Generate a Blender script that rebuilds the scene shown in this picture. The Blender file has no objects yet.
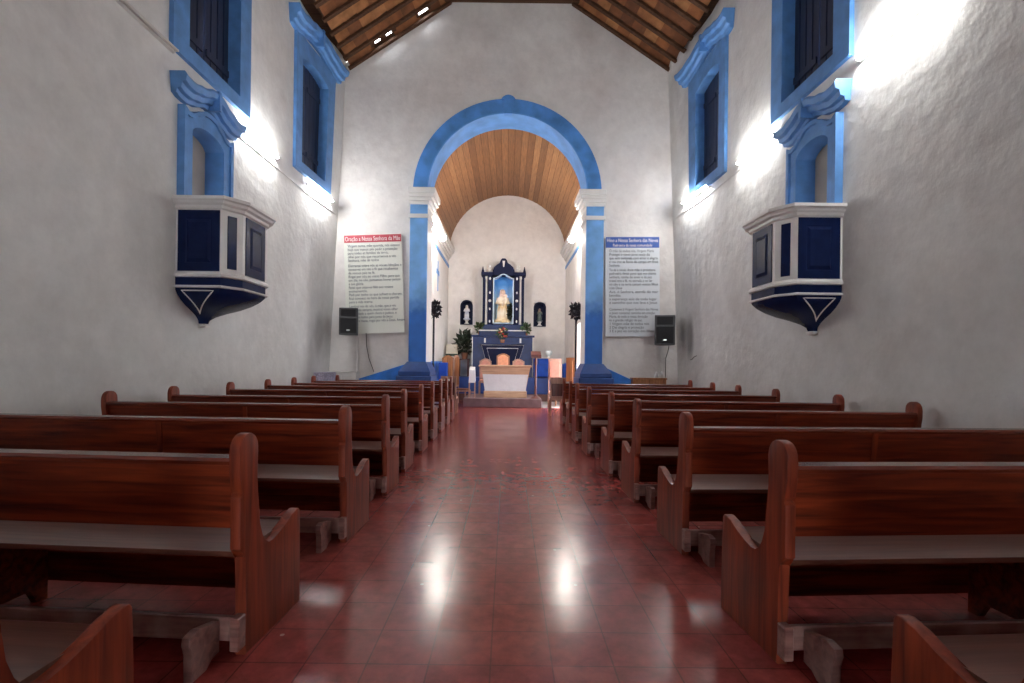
import bpy, bmesh, math, random
from mathutils import Vector, Matrix
random.seed(7)
scn = bpy.context.scene
COL = scn.collection
PI = math.pi

# ------------------------------------------------------------------ helpers
def accum(o):
    v = Vector((0, 0, 0))
    while o is not None:
        v += o.location
        o = o.parent
    return v

def mk(name, bm, mat, parent=None, smooth=None):
    """link a bmesh (given in the frame of the outermost root's parent space) as one object"""
    bmesh.ops.recalc_face_normals(bm, faces=bm.faces[:]) if smooth != 'raw' else None
    me = bpy.data.meshes.new(name)
    o = bpy.data.objects.new(name, me)
    COL.objects.link(o)
    if parent is not None:
        bmesh.ops.translate(bm, verts=bm.verts[:], vec=-accum(parent))
        o.parent = parent
    bm.to_mesh(me); bm.free()
    if mat is not None:
        for m in (mat if isinstance(mat, (list, tuple)) else [mat]):
            me.materials.append(m)
    if smooth and smooth != 'raw':
        me.polygons.foreach_set('use_smooth', [True] * len(me.polygons))
        me.set_sharp_from_angle(angle=math.radians(smooth))
    return o

def tag(o, label, cat, group=None):
    o['label'] = label; o['category'] = cat
    if group: o['group'] = group
    return o

def single(name, bm, mat, label, cat, group=None, smooth=None):
    """a thing that is one mesh: origin at the middle of its base"""
    xs = [v.co.x for v in bm.verts]; ys = [v.co.y for v in bm.verts]; zs = [v.co.z for v in bm.verts]
    c = Vector(((min(xs) + max(xs)) / 2, (min(ys) + max(ys)) / 2, min(zs)))
    bmesh.ops.translate(bm, verts=bm.verts[:], vec=-c)
    o = mk(name, bm, mat, None, smooth); o.location = c
    return tag(o, label, cat, group)

def thing(name, label, cat, loc=(0, 0, 0), group=None):
    o = bpy.data.objects.new(name, None); COL.objects.link(o)
    o.empty_display_size = 0.1
    o.location = loc
    return tag(o, label, cat, group)

def struct(name, bm, mat, parent=None, smooth=None):
    o = mk(name, bm, mat, parent, smooth)
    if parent is None: o['kind'] = 'structure'
    return o

def struct_root(name, loc=(0, 0, 0)):
    o = bpy.data.objects.new(name, None); COL.objects.link(o); o.location = loc
    o['kind'] = 'structure'
    return o

def copy_tree(o, parent=None):
    c = o.copy(); COL.objects.link(c); c.parent = parent
    for ch in list(o.children): copy_tree(ch, c)
    return c

def NB(): return bmesh.new()

def box(bm, x0, x1, y0, y1, z0, z1, bev=0.0, seg=1):
    vs = [bm.verts.new(p) for p in ((x0,y0,z0),(x1,y0,z0),(x1,y1,z0),(x0,y1,z0),(x0,y0,z1),(x1,y0,z1),(x1,y1,z1),(x0,y1,z1))]
    fs = [bm.faces.new([vs[i] for i in f]) for f in ((3,2,1,0),(4,5,6,7),(0,1,5,4),(1,2,6,5),(2,3,7,6),(3,0,4,7))]
    if bev > 0:
        es = list({e for f in fs for e in f.edges})
        bmesh.ops.bevel(bm, geom=es, offset=bev, segments=seg, affect='EDGES', profile=0.5)
    return bm

def bx(*a, **k): return box(NB(), *a, **k)

def prism(bm, pts, axis, a, b, bev=0.0):
    """pts 2D polygon; axis 'x': pts=(y,z); 'y': pts=(x,z); 'z': pts=(x,y)"""
    def P(p, t):
        return {'x': (t, p[0], p[1]), 'y': (p[0], t, p[1]), 'z': (p[0], p[1], t)}[axis]
    A = [bm.verts.new(P(p, a)) for p in pts]; B = [bm.verts.new(P(p, b)) for p in pts]
    n = len(pts)
    fa = bm.faces.new(A); fb = bm.faces.new(B[::-1])
    for i in range(n):
        bm.faces.new((A[i], B[i], B[(i + 1) % n], A[(i + 1) % n]))
    if bev > 0:
        es = list(set(fa.edges) | set(fb.edges))
        bmesh.ops.bevel(bm, geom=es, offset=bev, segments=2, affect='EDGES', profile=0.5)
    return bm

def tube(bm, pts, r, n=8, caps=True, closed=False):
    pts = [Vector(p) for p in pts]
    rings = []
    m = len(pts)
    for i, p in enumerate(pts):
        if closed: t = pts[(i + 1) % m] - pts[i - 1]
        else: t = pts[min(i + 1, m - 1)] - pts[max(i - 1, 0)]
        t.normalize()
        ref = Vector((0, 0, 1)) if abs(t.z) < 0.9 else Vector((1, 0, 0))
        u = t.cross(ref).normalized(); v = t.cross(u).normalized()
        rr = r[i] if isinstance(r, (list, tuple)) else r
        rings.append([bm.verts.new(p + (u * math.cos(2*PI*k/n) + v * math.sin(2*PI*k/n)) * rr) for k in range(n)])
    for i in range(m if closed else m - 1):
        A, B = rings[i], rings[(i + 1) % m]
        for k in range(n):
            bm.faces.new((A[k], A[(k+1) % n], B[(k+1) % n], B[k]))
    if caps and not closed:
        bm.faces.new(rings[0][::-1]); bm.faces.new(rings[-1])
    return bm

def lathe(bm, prof, c=(0, 0, 0), n=20, sx=1, sy=1, fold=0, folds=9):
    rings = []
    for r, z in prof:
        ring = []
        for k in range(n):
            a = 2*PI*k/n
            q = r * (1 + fold * math.sin(folds * a))
            ring.append(bm.verts.new((c[0] + q*sx*math.cos(a), c[1] + q*sy*math.sin(a), c[2] + z)))
        rings.append(ring)
    for i in range(len(rings) - 1):
        for k in range(n):
            bm.faces.new((rings[i][k], rings[i][(k+1) % n], rings[i+1][(k+1) % n], rings[i+1][k]))
    bm.faces.new(rings[0][::-1]); bm.faces.new(rings[-1])
    return bm

def sphere(bm, c, r, sx=1, sy=1, sz=1, n=12):
    ret = bmesh.ops.create_uvsphere(bm, u_segments=n, v_segments=max(6, n*2//3), radius=r)
    for v in ret['verts']:
        v.co = Vector((v.co.x*sx + c[0], v.co.y*sy + c[1], v.co.z*sz + c[2]))
    return bm

def interp(x, pts):
    if x <= pts[0][0]: return pts[0][1]
    for (x0, y0), (x1, y1) in zip(pts, pts[1:]):
        if x <= x1:
            t = (x - x0) / (x1 - x0); t = t*t*(3 - 2*t)
            return y0 + (y1 - y0) * t
    return pts[-1][1]

def leaves(bm, c, rad, n, size, up=0.3, squash=1.0):
    for _ in range(n):
        d = Vector((random.gauss(0, 1), random.gauss(0, 1), random.gauss(0, 1))).normalized() * (random.random() ** 0.5)
        p = Vector(c) + Vector((d.x*rad, d.y*rad, d.z*rad*squash))
        t = (d + Vector((random.uniform(-.6,.6), random.uniform(-.6,.6), up + random.uniform(-.3,.5)))).normalized()
        s = t.cross(Vector((random.uniform(-1,1), random.uniform(-1,1), random.uniform(-1,1)))).normalized()
        L = size * random.uniform(.6, 1.3); w = L * .28
        nrm = t.cross(s)
        v = [bm.verts.new(p), bm.verts.new(p + t*L*.45 + s*w), bm.verts.new(p + t*L - nrm*L*.2), bm.verts.new(p + t*L*.45 - s*w)]
        bm.faces.new(v)

# ------------------------------------------------------------------ materials
def nt(name):
    m = bpy.data.materials.new(name); m.use_nodes = True
    t = m.node_tree
    return m, t, t.nodes, t.links, t.nodes['Principled BSDF']

def mat(name, col, rough=0.5, metal=0, spec=0.5, coat=0, noise=0.0, nscale=8.0, bump=0.0, bscale=40.0, emit=None, estr=0, stretch=(1,1,1)):
    m, t, N, L, B = nt(name)
    B.inputs['Roughness'].default_value = rough
    B.inputs['Metallic'].default_value = metal
    B.inputs['Specular IOR Level'].default_value = spec
    if coat:
        B.inputs['Coat Weight'].default_value = coat; B.inputs['Coat Roughness'].default_value = 0.12
    c = (*col, 1)
    B.inputs['Base Color'].default_value = c
    if noise or bump:
        tc = N.new('ShaderNodeTexCoord'); mp = N.new('ShaderNodeMapping'); mp.inputs['Scale'].default_value = stretch
        L.new(tc.outputs['Object'], mp.inputs['Vector'])
    if noise:
        nz = N.new('ShaderNodeTexNoise'); nz.inputs['Scale'].default_value = nscale; nz.inputs['Detail'].default_value = 5
        L.new(mp.outputs[0], nz.inputs['Vector'])
        mr = N.new('ShaderNodeMapRange'); mr.inputs['From Min'].default_value = .3; mr.inputs['From Max'].default_value = .7
        mr.inputs['To Min'].default_value = 1 - noise; mr.inputs['To Max'].default_value = 1 + noise
        L.new(nz.outputs['Fac'], mr.inputs['Value'])
        mx = N.new('ShaderNodeVectorMath'); mx.operation = 'SCALE'; mx.inputs[0].default_value = col
        L.new(mr.outputs[0], mx.inputs['Scale']); L.new(mx.outputs[0], B.inputs['Base Color'])
    if bump:
        n2 = N.new('ShaderNodeTexNoise'); n2.inputs['Scale'].default_value = bscale; n2.inputs['Detail'].default_value = 4
        L.new(mp.outputs[0], n2.inputs['Vector'])
        bp = N.new('ShaderNodeBump'); bp.inputs['Strength'].default_value = bump; bp.inputs['Distance'].default_value = 0.02
        L.new(n2.outputs['Fac'], bp.inputs['Height']); L.new(bp.outputs[0], B.inputs['Normal'])
    if emit:
        B.inputs['Emission Color'].default_value = (*emit, 1); B.inputs['Emission Strength'].default_value = estr
    return m

def ramp(N, stops):
    r = N.new('ShaderNodeValToRGB')
    e = r.color_ramp.elements
    while len(e) < len(stops): e.new(0.5)
    for k, (p, c) in enumerate(stops):
        e[k].position = p; e[k].color = (*c, 1)
    return r

def plaster(name, base, stain, dark_low=0.0, spots=()):
    m, t, N, L, B = nt(name)
    B.inputs['Roughness'].default_value = 0.75; B.inputs['Specular IOR Level'].default_value = 0.25
    tc = N.new('ShaderNodeTexCoord')
    n1 = N.new('ShaderNodeTexNoise'); n1.inputs['Scale'].default_value = 0.55; n1.inputs['Detail'].default_value = 7; n1.inputs['Roughness'].default_value = .62
    L.new(tc.outputs['Object'], n1.inputs['Vector'])
    r1 = ramp(N, [(0.36, base), (0.72, stain)])
    L.new(n1.outputs['Fac'], r1.inputs['Fac'])
    n2 = N.new('ShaderNodeTexNoise'); n2.inputs['Scale'].default_value = 3.2; n2.inputs['Detail'].default_value = 8; n2.inputs['Roughness'].default_value = .7
    L.new(tc.outputs['Object'], n2.inputs['Vector'])
    mr = N.new('ShaderNodeMapRange'); mr.inputs['From Min'].default_value = .3; mr.inputs['From Max'].default_value = .75; mr.inputs['To Min'].default_value = 1.05; mr.inputs['To Max'].default_value = .87
    L.new(n2.outputs['Fac'], mr.inputs['Value'])
    vm = N.new('ShaderNodeVectorMath'); vm.operation = 'SCALE'
    L.new(r1.outputs['Color'], vm.inputs[0]); L.new(mr.outputs[0], vm.inputs['Scale'])
    out = vm.outputs[0]
    if dark_low:  # colour gets darker towards the bottom, with an uneven edge
        sp = N.new('ShaderNodeSeparateXYZ'); L.new(tc.outputs['Object'], sp.inputs[0])
        ad = N.new('ShaderNodeMath'); ad.operation = 'MULTIPLY_ADD'; ad.inputs[1].default_value = 1.6; L.new(n1.outputs['Fac'], ad.inputs[0])
        L.new(sp.outputs['Z'], ad.inputs[2])
        mr2 = N.new('ShaderNodeMapRange'); mr2.inputs['From Min'].default_value = 1.4; mr2.inputs['From Max'].default_value = 3.8
        mr2.inputs['To Min'].default_value = 1 - dark_low; mr2.inputs['To Max'].default_value = 1
        L.new(ad.outputs[0], mr2.inputs['Value'])
        v2 = N.new('ShaderNodeVectorMath'); v2.operation = 'SCALE'; L.new(out, v2.inputs[0]); L.new(mr2.outputs[0], v2.inputs['Scale']); out = v2.outputs[0]
    for (c, rad, k) in spots:                      # soft grey patches in the plaster colour
        mp = N.new('ShaderNodeMapping'); mp.vector_type = 'TEXTURE'
        mp.inputs['Location'].default_value = c; mp.inputs['Scale'].default_value = rad
        L.new(tc.outputs['Object'], mp.inputs['Vector'])
        g = N.new('ShaderNodeTexGradient'); g.gradient_type = 'SPHERICAL'; L.new(mp.outputs[0], g.inputs['Vector'])
        m3 = N.new('ShaderNodeMapRange'); m3.inputs['From Min'].default_value = 0; m3.inputs['From Max'].default_value = .55; m3.inputs['To Min'].default_value = 1; m3.inputs['To Max'].default_value = k
        L.new(g.outputs['Fac'], m3.inputs['Value'])
        v3 = N.new('ShaderNodeVectorMath'); v3.operation = 'SCALE'; L.new(out, v3.inputs[0]); L.new(m3.outputs[0], v3.inputs['Scale']); out = v3.outputs[0]
    L.new(out, B.inputs['Base Color'])
    n3 = N.new('ShaderNodeTexNoise'); n3.inputs['Scale'].default_value = 5; n3.inputs['Detail'].default_value = 6
    L.new(tc.outputs['Object'], n3.inputs['Vector'])
    bp = N.new('ShaderNodeBump'); bp.inputs['Strength'].default_value = .35; bp.inputs['Distance'].default_value = .05
    L.new(n3.outputs['Fac'], bp.inputs['Height']); L.new(bp.outputs[0], B.inputs['Normal'])
    return m

def wood(name, dark, light, rough=.3, axis='x', scale=3.0, coat=.35, dust=0.0):
    m, t, N, L, B = nt(name)
    tc = N.new('ShaderNodeTexCoord'); mp = N.new('ShaderNodeMapping')
    s = {'x': (.6, 9, 9), 'y': (9, .6, 9), 'z': (9, 9, .6)}[axis]
    mp.inputs['Scale'].default_value = s
    oi = N.new('ShaderNodeObjectInfo'); L.new(tc.outputs['Object'], mp.inputs['Vector'])
    va = N.new('ShaderNodeVectorMath'); va.operation = 'SCALE'; va.inputs[0].default_value = (17, 11, 23); L.new(oi.outputs['Random'], va.inputs['Scale'])
    L.new(va.outputs[0], mp.inputs['Location'])
    n = N.new('ShaderNodeTexNoise'); n.inputs['Scale'].default_value = scale; n.inputs['Detail'].default_value = 6; n.inputs['Distortion'].default_value = .6
    L.new(mp.outputs[0], n.inputs['Vector'])
    r = ramp(N, [(.3, dark), (.68, light)]); L.new(n.outputs['Fac'], r.inputs['Fac']); B.inputs['Specular IOR Level'].default_value = .3 if coat == 0 else .5
    out = r.outputs['Color']
    if dust:
        nd = N.new('ShaderNodeTexNoise'); nd.inputs['Scale'].default_value = 7; nd.inputs['Detail'].default_value = 8; L.new(tc.outputs['Object'], nd.inputs['Vector'])
        md = N.new('ShaderNodeMapRange'); md.inputs['From Min'].default_value = .4; md.inputs['From Max'].default_value = .75; md.inputs['To Max'].default_value = dust
        L.new(nd.outputs['Fac'], md.inputs['Value'])
        mx = N.new('ShaderNodeMix'); mx.data_type = 'RGBA'; L.new(md.outputs[0], mx.inputs['Factor']); L.new(out, mx.inputs['A']); mx.inputs['B'].default_value = (.45, .33, .3, 1)
        out = mx.outputs['Result']
    L.new(out, B.inputs['Base Color'])
    B.inputs['Roughness'].default_value = rough
    B.inputs['Coat Weight'].default_value = coat; B.inputs['Coat Roughness'].default_value = .18
    bp = N.new('ShaderNodeBump'); bp.inputs['Strength'].default_value = .12; bp.inputs['Distance'].default_value = .01
    L.new(n.outputs['Fac'], bp.inputs['Height']); L.new(bp.outputs[0], B.inputs['Normal'])
    return m

def islands(name, stops, rough=.6, grain=None):
    """colour picked per plank / tile"""
    m, t, N, L, B = nt(name)
    g = N.new('ShaderNodeNewGeometry'); r = ramp(N, stops); L.new(g.outputs['Random Per Island'], r.inputs['Fac'])
    tc = N.new('ShaderNodeTexCoord'); mp = N.new('ShaderNodeMapping'); mp.inputs['Scale'].default_value = grain or (1, 1, 1)
    L.new(tc.outputs['Object'], mp.inputs['Vector'])
    n = N.new('ShaderNodeTexNoise'); n.inputs['Scale'].default_value = 5; n.inputs['Detail'].default_value = 6; L.new(mp.outputs[0], n.inputs['Vector'])
    mr = N.new('ShaderNodeMapRange'); mr.inputs['From Min'].default_value = .25; mr.inputs['From Max'].default_value = .75; mr.inputs['To Min'].default_value = .6; mr.inputs['To Max'].default_value = 1.3
    L.new(n.outputs['Fac'], mr.inputs['Value'])
    v = N.new('ShaderNodeVectorMath'); v.operation = 'SCALE'; L.new(r.outputs['Color'], v.inputs[0]); L.new(mr.outputs[0], v.inputs['Scale'])
    L.new(v.outputs[0], B.inputs['Base Color']); B.inputs['Roughness'].default_value = rough
    return m

def floor_mat():
    m, t, N, L, B = nt('red_tile_floor')
    tc = N.new('ShaderNodeTexCoord')
    mp = N.new('ShaderNodeMapping'); mp.inputs['Location'].default_value = (.06, .02, 0); L.new(tc.outputs['Object'], mp.inputs['Vector'])
    br = N.new('ShaderNodeTexBrick'); br.offset = 0; br.squash = 1
    br.inputs['Scale'].default_value = 1; br.inputs['Brick Width'].default_value = .277; br.inputs['Row Height'].default_value = .277
    br.inputs['Mortar Size'].default_value = .004; br.inputs['Mortar Smooth'].default_value = .3; br.inputs['Bias'].default_value = 0
    br.inputs['Color1'].default_value = (.215, .027, .024, 1); br.inputs['Color2'].default_value = (.245, .036, .030, 1); br.inputs['Mortar'].default_value = (.10, .015, .013, 1)
    L.new(mp.outputs[0], br.inputs['Vector'])
    nz = N.new('ShaderNodeTexNoise'); nz.inputs['Scale'].default_value = .7; nz.inputs['Detail'].default_value = 6; nz.inputs['Roughness'].default_value = .55; L.new(tc.outputs['Object'], nz.inputs['Vector'])
    mr = N.new('ShaderNodeMapRange'); mr.inputs['From Min'].default_value = .35; mr.inputs['From Max'].default_value = .85; mr.inputs['To Max'].default_value = .5; L.new(nz.outputs['Fac'], mr.inputs['Value'])
    mx = N.new('ShaderNodeMix'); mx.data_type = 'RGBA'; L.new(mr.outputs[0], mx.inputs['Factor']); L.new(br.outputs['Color'], mx.inputs['A']); mx.inputs['B'].default_value = (.30, .13, .11, 1)
    nf = N.new('ShaderNodeTexNoise'); nf.inputs['Scale'].default_value = 9; nf.inputs['Detail'].default_value = 7; nf.inputs['Roughness'].default_value = .7; L.new(tc.outputs['Object'], nf.inputs['Vector'])
    mf = N.new('ShaderNodeMapRange'); mf.inputs['From Min'].default_value = .3; mf.inputs['From Max'].default_value = .72; mf.inputs['To Min'].default_value = .72; mf.inputs['To Max'].default_value = 1.45; L.new(nf.outputs['Fac'], mf.inputs['Value'])
    vf = N.new('ShaderNodeVectorMath'); vf.operation = 'SCALE'; L.new(mx.outputs['Result'], vf.inputs[0]); L.new(mf.outputs[0], vf.inputs['Scale'])
    sp = N.new('ShaderNodeTexVoronoi'); sp.inputs['Scale'].default_value = 3.1; L.new(tc.outputs['Object'], sp.inputs['Vector'])
    lt = N.new('ShaderNodeMath'); lt.operation = 'LESS_THAN'; lt.inputs[1].default_value = .035; L.new(sp.outputs['Distance'], lt.inputs[0])
    m2 = N.new('ShaderNodeMix'); m2.data_type = 'RGBA'; L.new(lt.outputs[0], m2.inputs['Factor']); L.new(vf.outputs[0], m2.inputs['A']); m2.inputs['B'].default_value = (.42, .25, .22, 1)
    L.new(m2.outputs['Result'], B.inputs['Base Color'])
    n2 = N.new('ShaderNodeTexNoise'); n2.inputs['Scale'].default_value = 1.6; n2.inputs['Detail'].default_value = 2; L.new(tc.outputs['Object'], n2.inputs['Vector'])
    rr = N.new('ShaderNodeMapRange'); rr.inputs['From Min'].default_value = .3; rr.inputs['From Max'].default_value = .7; rr.inputs['To Min'].default_value = .19; rr.inputs['To Max'].default_value = .24
    L.new(n2.outputs['Fac'], rr.inputs['Value']); L.new(rr.outputs[0], B.inputs['Roughness'])
    B.inputs['Specular IOR Level'].default_value = .42
    n3 = N.new('ShaderNodeTexNoise'); n3.inputs['Scale'].default_value = 6; n3.inputs['Detail'].default_value = 3; L.new(tc.outputs['Object'], n3.inputs['Vector'])
    hs = N.new('ShaderNodeMath'); hs.operation = 'MULTIPLY_ADD'; hs.inputs[1].default_value = -.5; L.new(br.outputs['Fac'], hs.inputs[0]); L.new(n3.outputs['Fac'], hs.inputs[2])
    bp = N.new('ShaderNodeBump'); bp.inputs['Strength'].default_value = .07; bp.inputs['Distance'].default_value = .01
    L.new(hs.outputs[0], bp.inputs['Height']); L.new(bp.outputs[0], B.inputs['Normal'])
    # each tile lies a hair out of level
    sn = N.new('ShaderNodeVectorMath'); sn.operation = 'SNAP'; sn.inputs[1].default_value = (.277, .277, 50); L.new(mp.outputs[0], sn.inputs[0])
    wn_ = N.new('ShaderNodeTexWhiteNoise'); wn_.noise_dimensions = '3D'; L.new(sn.outputs[0], wn_.inputs['Vector'])
    sb = N.new('ShaderNodeVectorMath'); sb.operation = 'MULTIPLY_ADD'; sb.inputs[1].default_value = (.03, .03, 0); sb.inputs[2].default_value = (-.015, -.015, 1); L.new(wn_.outputs['Color'], sb.inputs[0])
    ad = N.new('ShaderNodeVectorMath'); ad.operation = 'ADD'; L.new(sb.outputs[0], ad.inputs[0]); L.new(bp.outputs[0], ad.inputs[1])
    nm = N.new('ShaderNodeVectorMath'); nm.operation = 'NORMALIZE'; L.new(ad.outputs[0], nm.inputs[0]); L.new(nm.outputs[0], B.inputs['Normal'])
    return m

def pillar_mat():
    """pale blue paint above, a darker repaint below with a ragged edge"""
    m, t, N, L, B = nt('pier_blue_paint')
    tc = N.new('ShaderNodeTexCoord'); sp = N.new('ShaderNodeSeparateXYZ'); L.new(tc.outputs['Object'], sp.inputs[0])
    n = N.new('ShaderNodeTexNoise'); n.inputs['Scale'].default_value = 4; n.inputs['Detail'].default_value = 6; L.new(tc.outputs['Object'], n.inputs['Vector'])
    a = N.new('ShaderNodeMath'); a.operation = 'MULTIPLY_ADD'; a.inputs[1].default_value = .9; L.new(n.outputs['Fac'], a.inputs[0]); L.new(sp.outputs['Z'], a.inputs[2])
    mr = N.new('ShaderNodeMapRange'); mr.inputs['From Min'].default_value = 2.95; mr.inputs['From Max'].default_value = 3.35; L.new(a.outputs[0], mr.inputs['Value'])
    r = ramp(N, [(0, (.016, .13, .48)), (1, (.15, .36, .70))]); L.new(mr.outputs[0], r.inputs['Fac'])
    n2 = N.new('ShaderNodeTexNoise'); n2.inputs['Scale'].default_value = 2.5; n2.inputs['Detail'].default_value = 8; L.new(tc.outputs['Object'], n2.inputs['Vector'])
    m2 = N.new('ShaderNodeMapRange'); m2.inputs['From Min'].default_value = .3; m2.inputs['From Max'].default_value = .7; m2.inputs['To Min'].default_value = .78; m2.inputs['To Max'].default_value = 1.25; L.new(n2.outputs['Fac'], m2.inputs['Value'])
    v = N.new('ShaderNodeVectorMath'); v.operation = 'SCALE'; L.new(r.outputs['Color'], v.inputs[0]); L.new(m2.outputs[0], v.inputs['Scale']); L.new(v.outputs[0], B.inputs['Base Color'])
    B.inputs['Roughness'].default_value = .5
    return m

def sky_panel_mat():
    m, t, N, L, B = nt('niche_sky_paint')
    tc = N.new('ShaderNodeTexCoord'); sp = N.new('ShaderNodeSeparateXYZ'); L.new(tc.outputs['Generated'], sp.inputs[0])
    n = N.new('ShaderNodeTexNoise'); n.inputs['Scale'].default_value = 3; n.inputs['Detail'].default_value = 5; L.new(tc.outputs['Generated'], n.inputs['Vector'])
    a = N.new('ShaderNodeMath'); a.operation = 'MULTIPLY_ADD'; a.inputs[1].default_value = .35; L.new(n.outputs['Fac'], a.inputs[0]); L.new(sp.outputs['Z'], a.inputs[2])
    r = ramp(N, [(.15, (.72, .80, .85)), (.55, (.45, .68, .88)), (1.1, (.05, .24, .62))]); L.new(a.outputs[0], r.inputs['Fac'])
    L.new(r.outputs['Color'], B.inputs['Base Color']); B.inputs['Roughness'].default_value = .6
    return m

def statue_mat(name, robe, skin, gold):
    m, t, N, L, B = nt(name)
    tc = N.new('ShaderNodeTexCoord'); sp = N.new('ShaderNodeSeparateXYZ'); L.new(tc.outputs['Generated'], sp.inputs[0])
    n = N.new('ShaderNodeTexNoise'); n.inputs['Scale'].default_value = 7; n.inputs['Detail'].default_value = 4; L.new(tc.outputs['Generated'], n.inputs['Vector'])
    a = N.new('ShaderNodeMath'); a.operation = 'MULTIPLY_ADD'; a.inputs[1].default_value = .3; L.new(n.outputs['Fac'], a.inputs[0]); L.new(sp.outputs['Z'], a.inputs[2])
    r = ramp(N, [(.12, gold), (.45, robe), (.62, gold), (.8, robe), (1.0, skin)]); L.new(a.outputs[0], r.inputs['Fac'])
    L.new(r.outputs['Color'], B.inputs['Base Color']); B.inputs['Roughness'].default_value = .4
    return m

WHITE = plaster('white_plaster', (.79, .795, .78), (.60, .59, .575), .12,
                spots=[((4.12, 11.15, 1.95), (.5, .28, .62), .45), ((-4.37, 11.2, 1.95), (.5, .35, .6), .72)])
WHITEA = plaster('arch_wall_plaster', (.80, .785, .765), (.62, .575, .555), .04)
WHITEC = plaster('chancel_plaster', (.76, .735, .71), (.68, .64, .61), 0.0)
TRIMW = mat('white_trim_paint', (.74, .73, .71), .5, noise=.07, nscale=4)
FLOOR = floor_mat()
PEW = wood('pew_varnish', (.055, .006, .0025), (.25, .038, .012), .36, 'x', 3, 0)
PEWV = wood('pew_end_varnish', (.095, .012, .005), (.26, .042, .014), .5, 'z', 3, 0)
PEWTOP = wood('pew_rail_varnish', (.08, .012, .006), (.20, .04, .02), .26, 'x', 3, .35)
SEATW = wood('pew_seat_wood', (.075, .022, .014), (.15, .055, .036), .28, 'x', 3, .4)
KNEEL = wood('worn_kneeler_wood', (.10, .03, .025), (.27, .12, .10), .5, 'x', 3, .1, dust=.5)
DARKW = wood('dark_rafter_wood', (.045, .018, .008), (.10, .045, .02), .7, 'x', 3, 0)
BROWN = wood('brown_wood', (.20, .07, .022), (.42, .17, .065), .45, 'z', 3, .2)
REDW = wood('red_brown_wood', (.07, .014, .01), (.15, .034, .024), .4, 'z', 3, .1)
TAN = wood('tan_wood', (.44, .25, .14), (.66, .42, .26), .5, 'x', 3, .1)
PINE = wood('pale_pink_wood', (.34, .17, .12), (.52, .31, .23), .5, 'z', 3, .1)
VAULT = islands('vault_boards', [(0, (.18, .075, .026)), (.5, (.27, .12, .045)), (1, (.36, .175, .07))], .5, (9, .5, 9))
TILE = islands('clay_tiles', [(0, (.12, .042, .017)), (.5, (.27, .10, .034)), (1, (.40, .18, .07))], .8, (1, 1, 1))
BLUE = mat('sky_blue_paint', (.10, .265, .58), .5, noise=.16, nscale=5)
BLUEA = mat('arch_blue_paint', (.075, .25, .62), .5, noise=.30, nscale=2.6)
BLUEL = mat('arch_soffit_blue', (.11, .30, .66), .5, noise=.18, nscale=3)
BLUED = mat('strong_blue_paint', (.025, .19, .66), .5, noise=.30, nscale=3)
DADO = mat('dado_blue_paint', (.03, .15, .52), .5, noise=.25, nscale=4)
PLINTHB = mat('plinth_blue_paint', (.014, .06, .24), .4, noise=.2, nscale=5)
PIER = pillar_mat()
NAVY = mat('navy_gloss', (.007, .015, .062), .25, spec=.10, noise=.2, nscale=6, bump=.10, bscale=9)
NAVYP = mat('navy_field', (.012, .024, .085), .12, coat=.5, bump=.12, bscale=9)
ALTB = mat('altar_blue', (.009, .025, .105), .35, noise=.2, nscale=6)
ALTBD = mat('altar_dark_blue', (.005, .009, .04), .6, spec=.2)
ALTBP = mat('predella_blue', (.014, .055, .25), .4, noise=.15, nscale=5)
SHUT = mat('shutter_navy', (.010, .020, .060), .45, noise=.25, nscale=5, stretch=(6, 6, .6))
BEIGE = mat('niche_beige', (.40, .36, .32), .8, noise=.1, nscale=2)
TUBE = mat('lit_tube', (1, 1, 1), .5, emit=(1.0, .985, .96), estr=108)
DEAD = mat('unlit_tube', (.62, .60, .57), .3)
BATTEN = mat('batten_enamel', (.70, .69, .67), .4)
BULB = mat('lit_bulb', (1, 1, 1), .5, emit=(1.0, .95, .88), estr=200)
BLACK = mat('black_plastic', (.018, .018, .020), .5, bump=.2, bscale=200)
GREYP = mat('dark_grey_plastic', (.055, .055, .06), .45)
MESHB = mat('speaker_mesh', (.010, .010, .013), .7, bump=.5, bscale=300)
SILVER = mat('silver_badge', (.7, .7, .7), .3, metal=.6)
CREAM = mat('poster_cream', (.78, .80, .73), .5)
PALEB = mat('poster_pale_blue', (.70, .74, .78), .5)
RED = mat('poster_red', (.50, .06, .09), .5)
PBLUE = mat('poster_blue', (.02, .08, .35), .5)
PINKW = mat('poster_letter_white', (.85, .78, .78), .5)
INK = mat('poster_ink', (.12, .14, .17), .6)
CLOTHW = mat('white_cloth', (.74, .73, .73), .8, noise=.05, nscale=6, bump=.2, bscale=20)
CLOTHB = mat('blue_cloth', (.012, .075, .42), .8, noise=.15, nscale=6)
LILAC = mat('lilac_print_cloth', (.42, .40, .52), .8, noise=.45, nscale=26)
PEACH = mat('peach_upholstery', (.80, .36, .20), .7, noise=.12, nscale=12)
PEACHP = mat('peach_pink_upholstery', (.62, .28, .21), .7, noise=.12, nscale=12)
LEAF = mat('leaf_green', (.045, .085, .03), .5, noise=.4, nscale=9)
LEAFD = mat('dark_leaf', (.02, .032, .018), .5, noise=.4, nscale=9)
PLUM = mat('dark_ruffle', (.012, .012, .025), .6, noise=.4, nscale=9)
ROSE = mat('rose_petals', (.5, .06, .06), .6, noise=.4, nscale=9)
YEL = mat('cream_petals', (.75, .6, .3), .6, noise=.2, nscale=9)
TERRA = mat('clay_pot', (.35, .15, .08), .7)
STONE = mat('dais_stone', (.17, .10, .10), .6, noise=.25, nscale=5)
DOORLT = mat('door_light_floor', (.62, .55, .53), .3, noise=.15, nscale=4)  # pale tone stands for daylight from the chancel door
BRSTEP = mat('brown_step', (.12, .05, .04), .5, noise=.2, nscale=6)
CABLE = mat('black_cable', (.03, .03, .03), .5)
COND = mat('white_conduit', (.72, .71, .70), .4)
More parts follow.
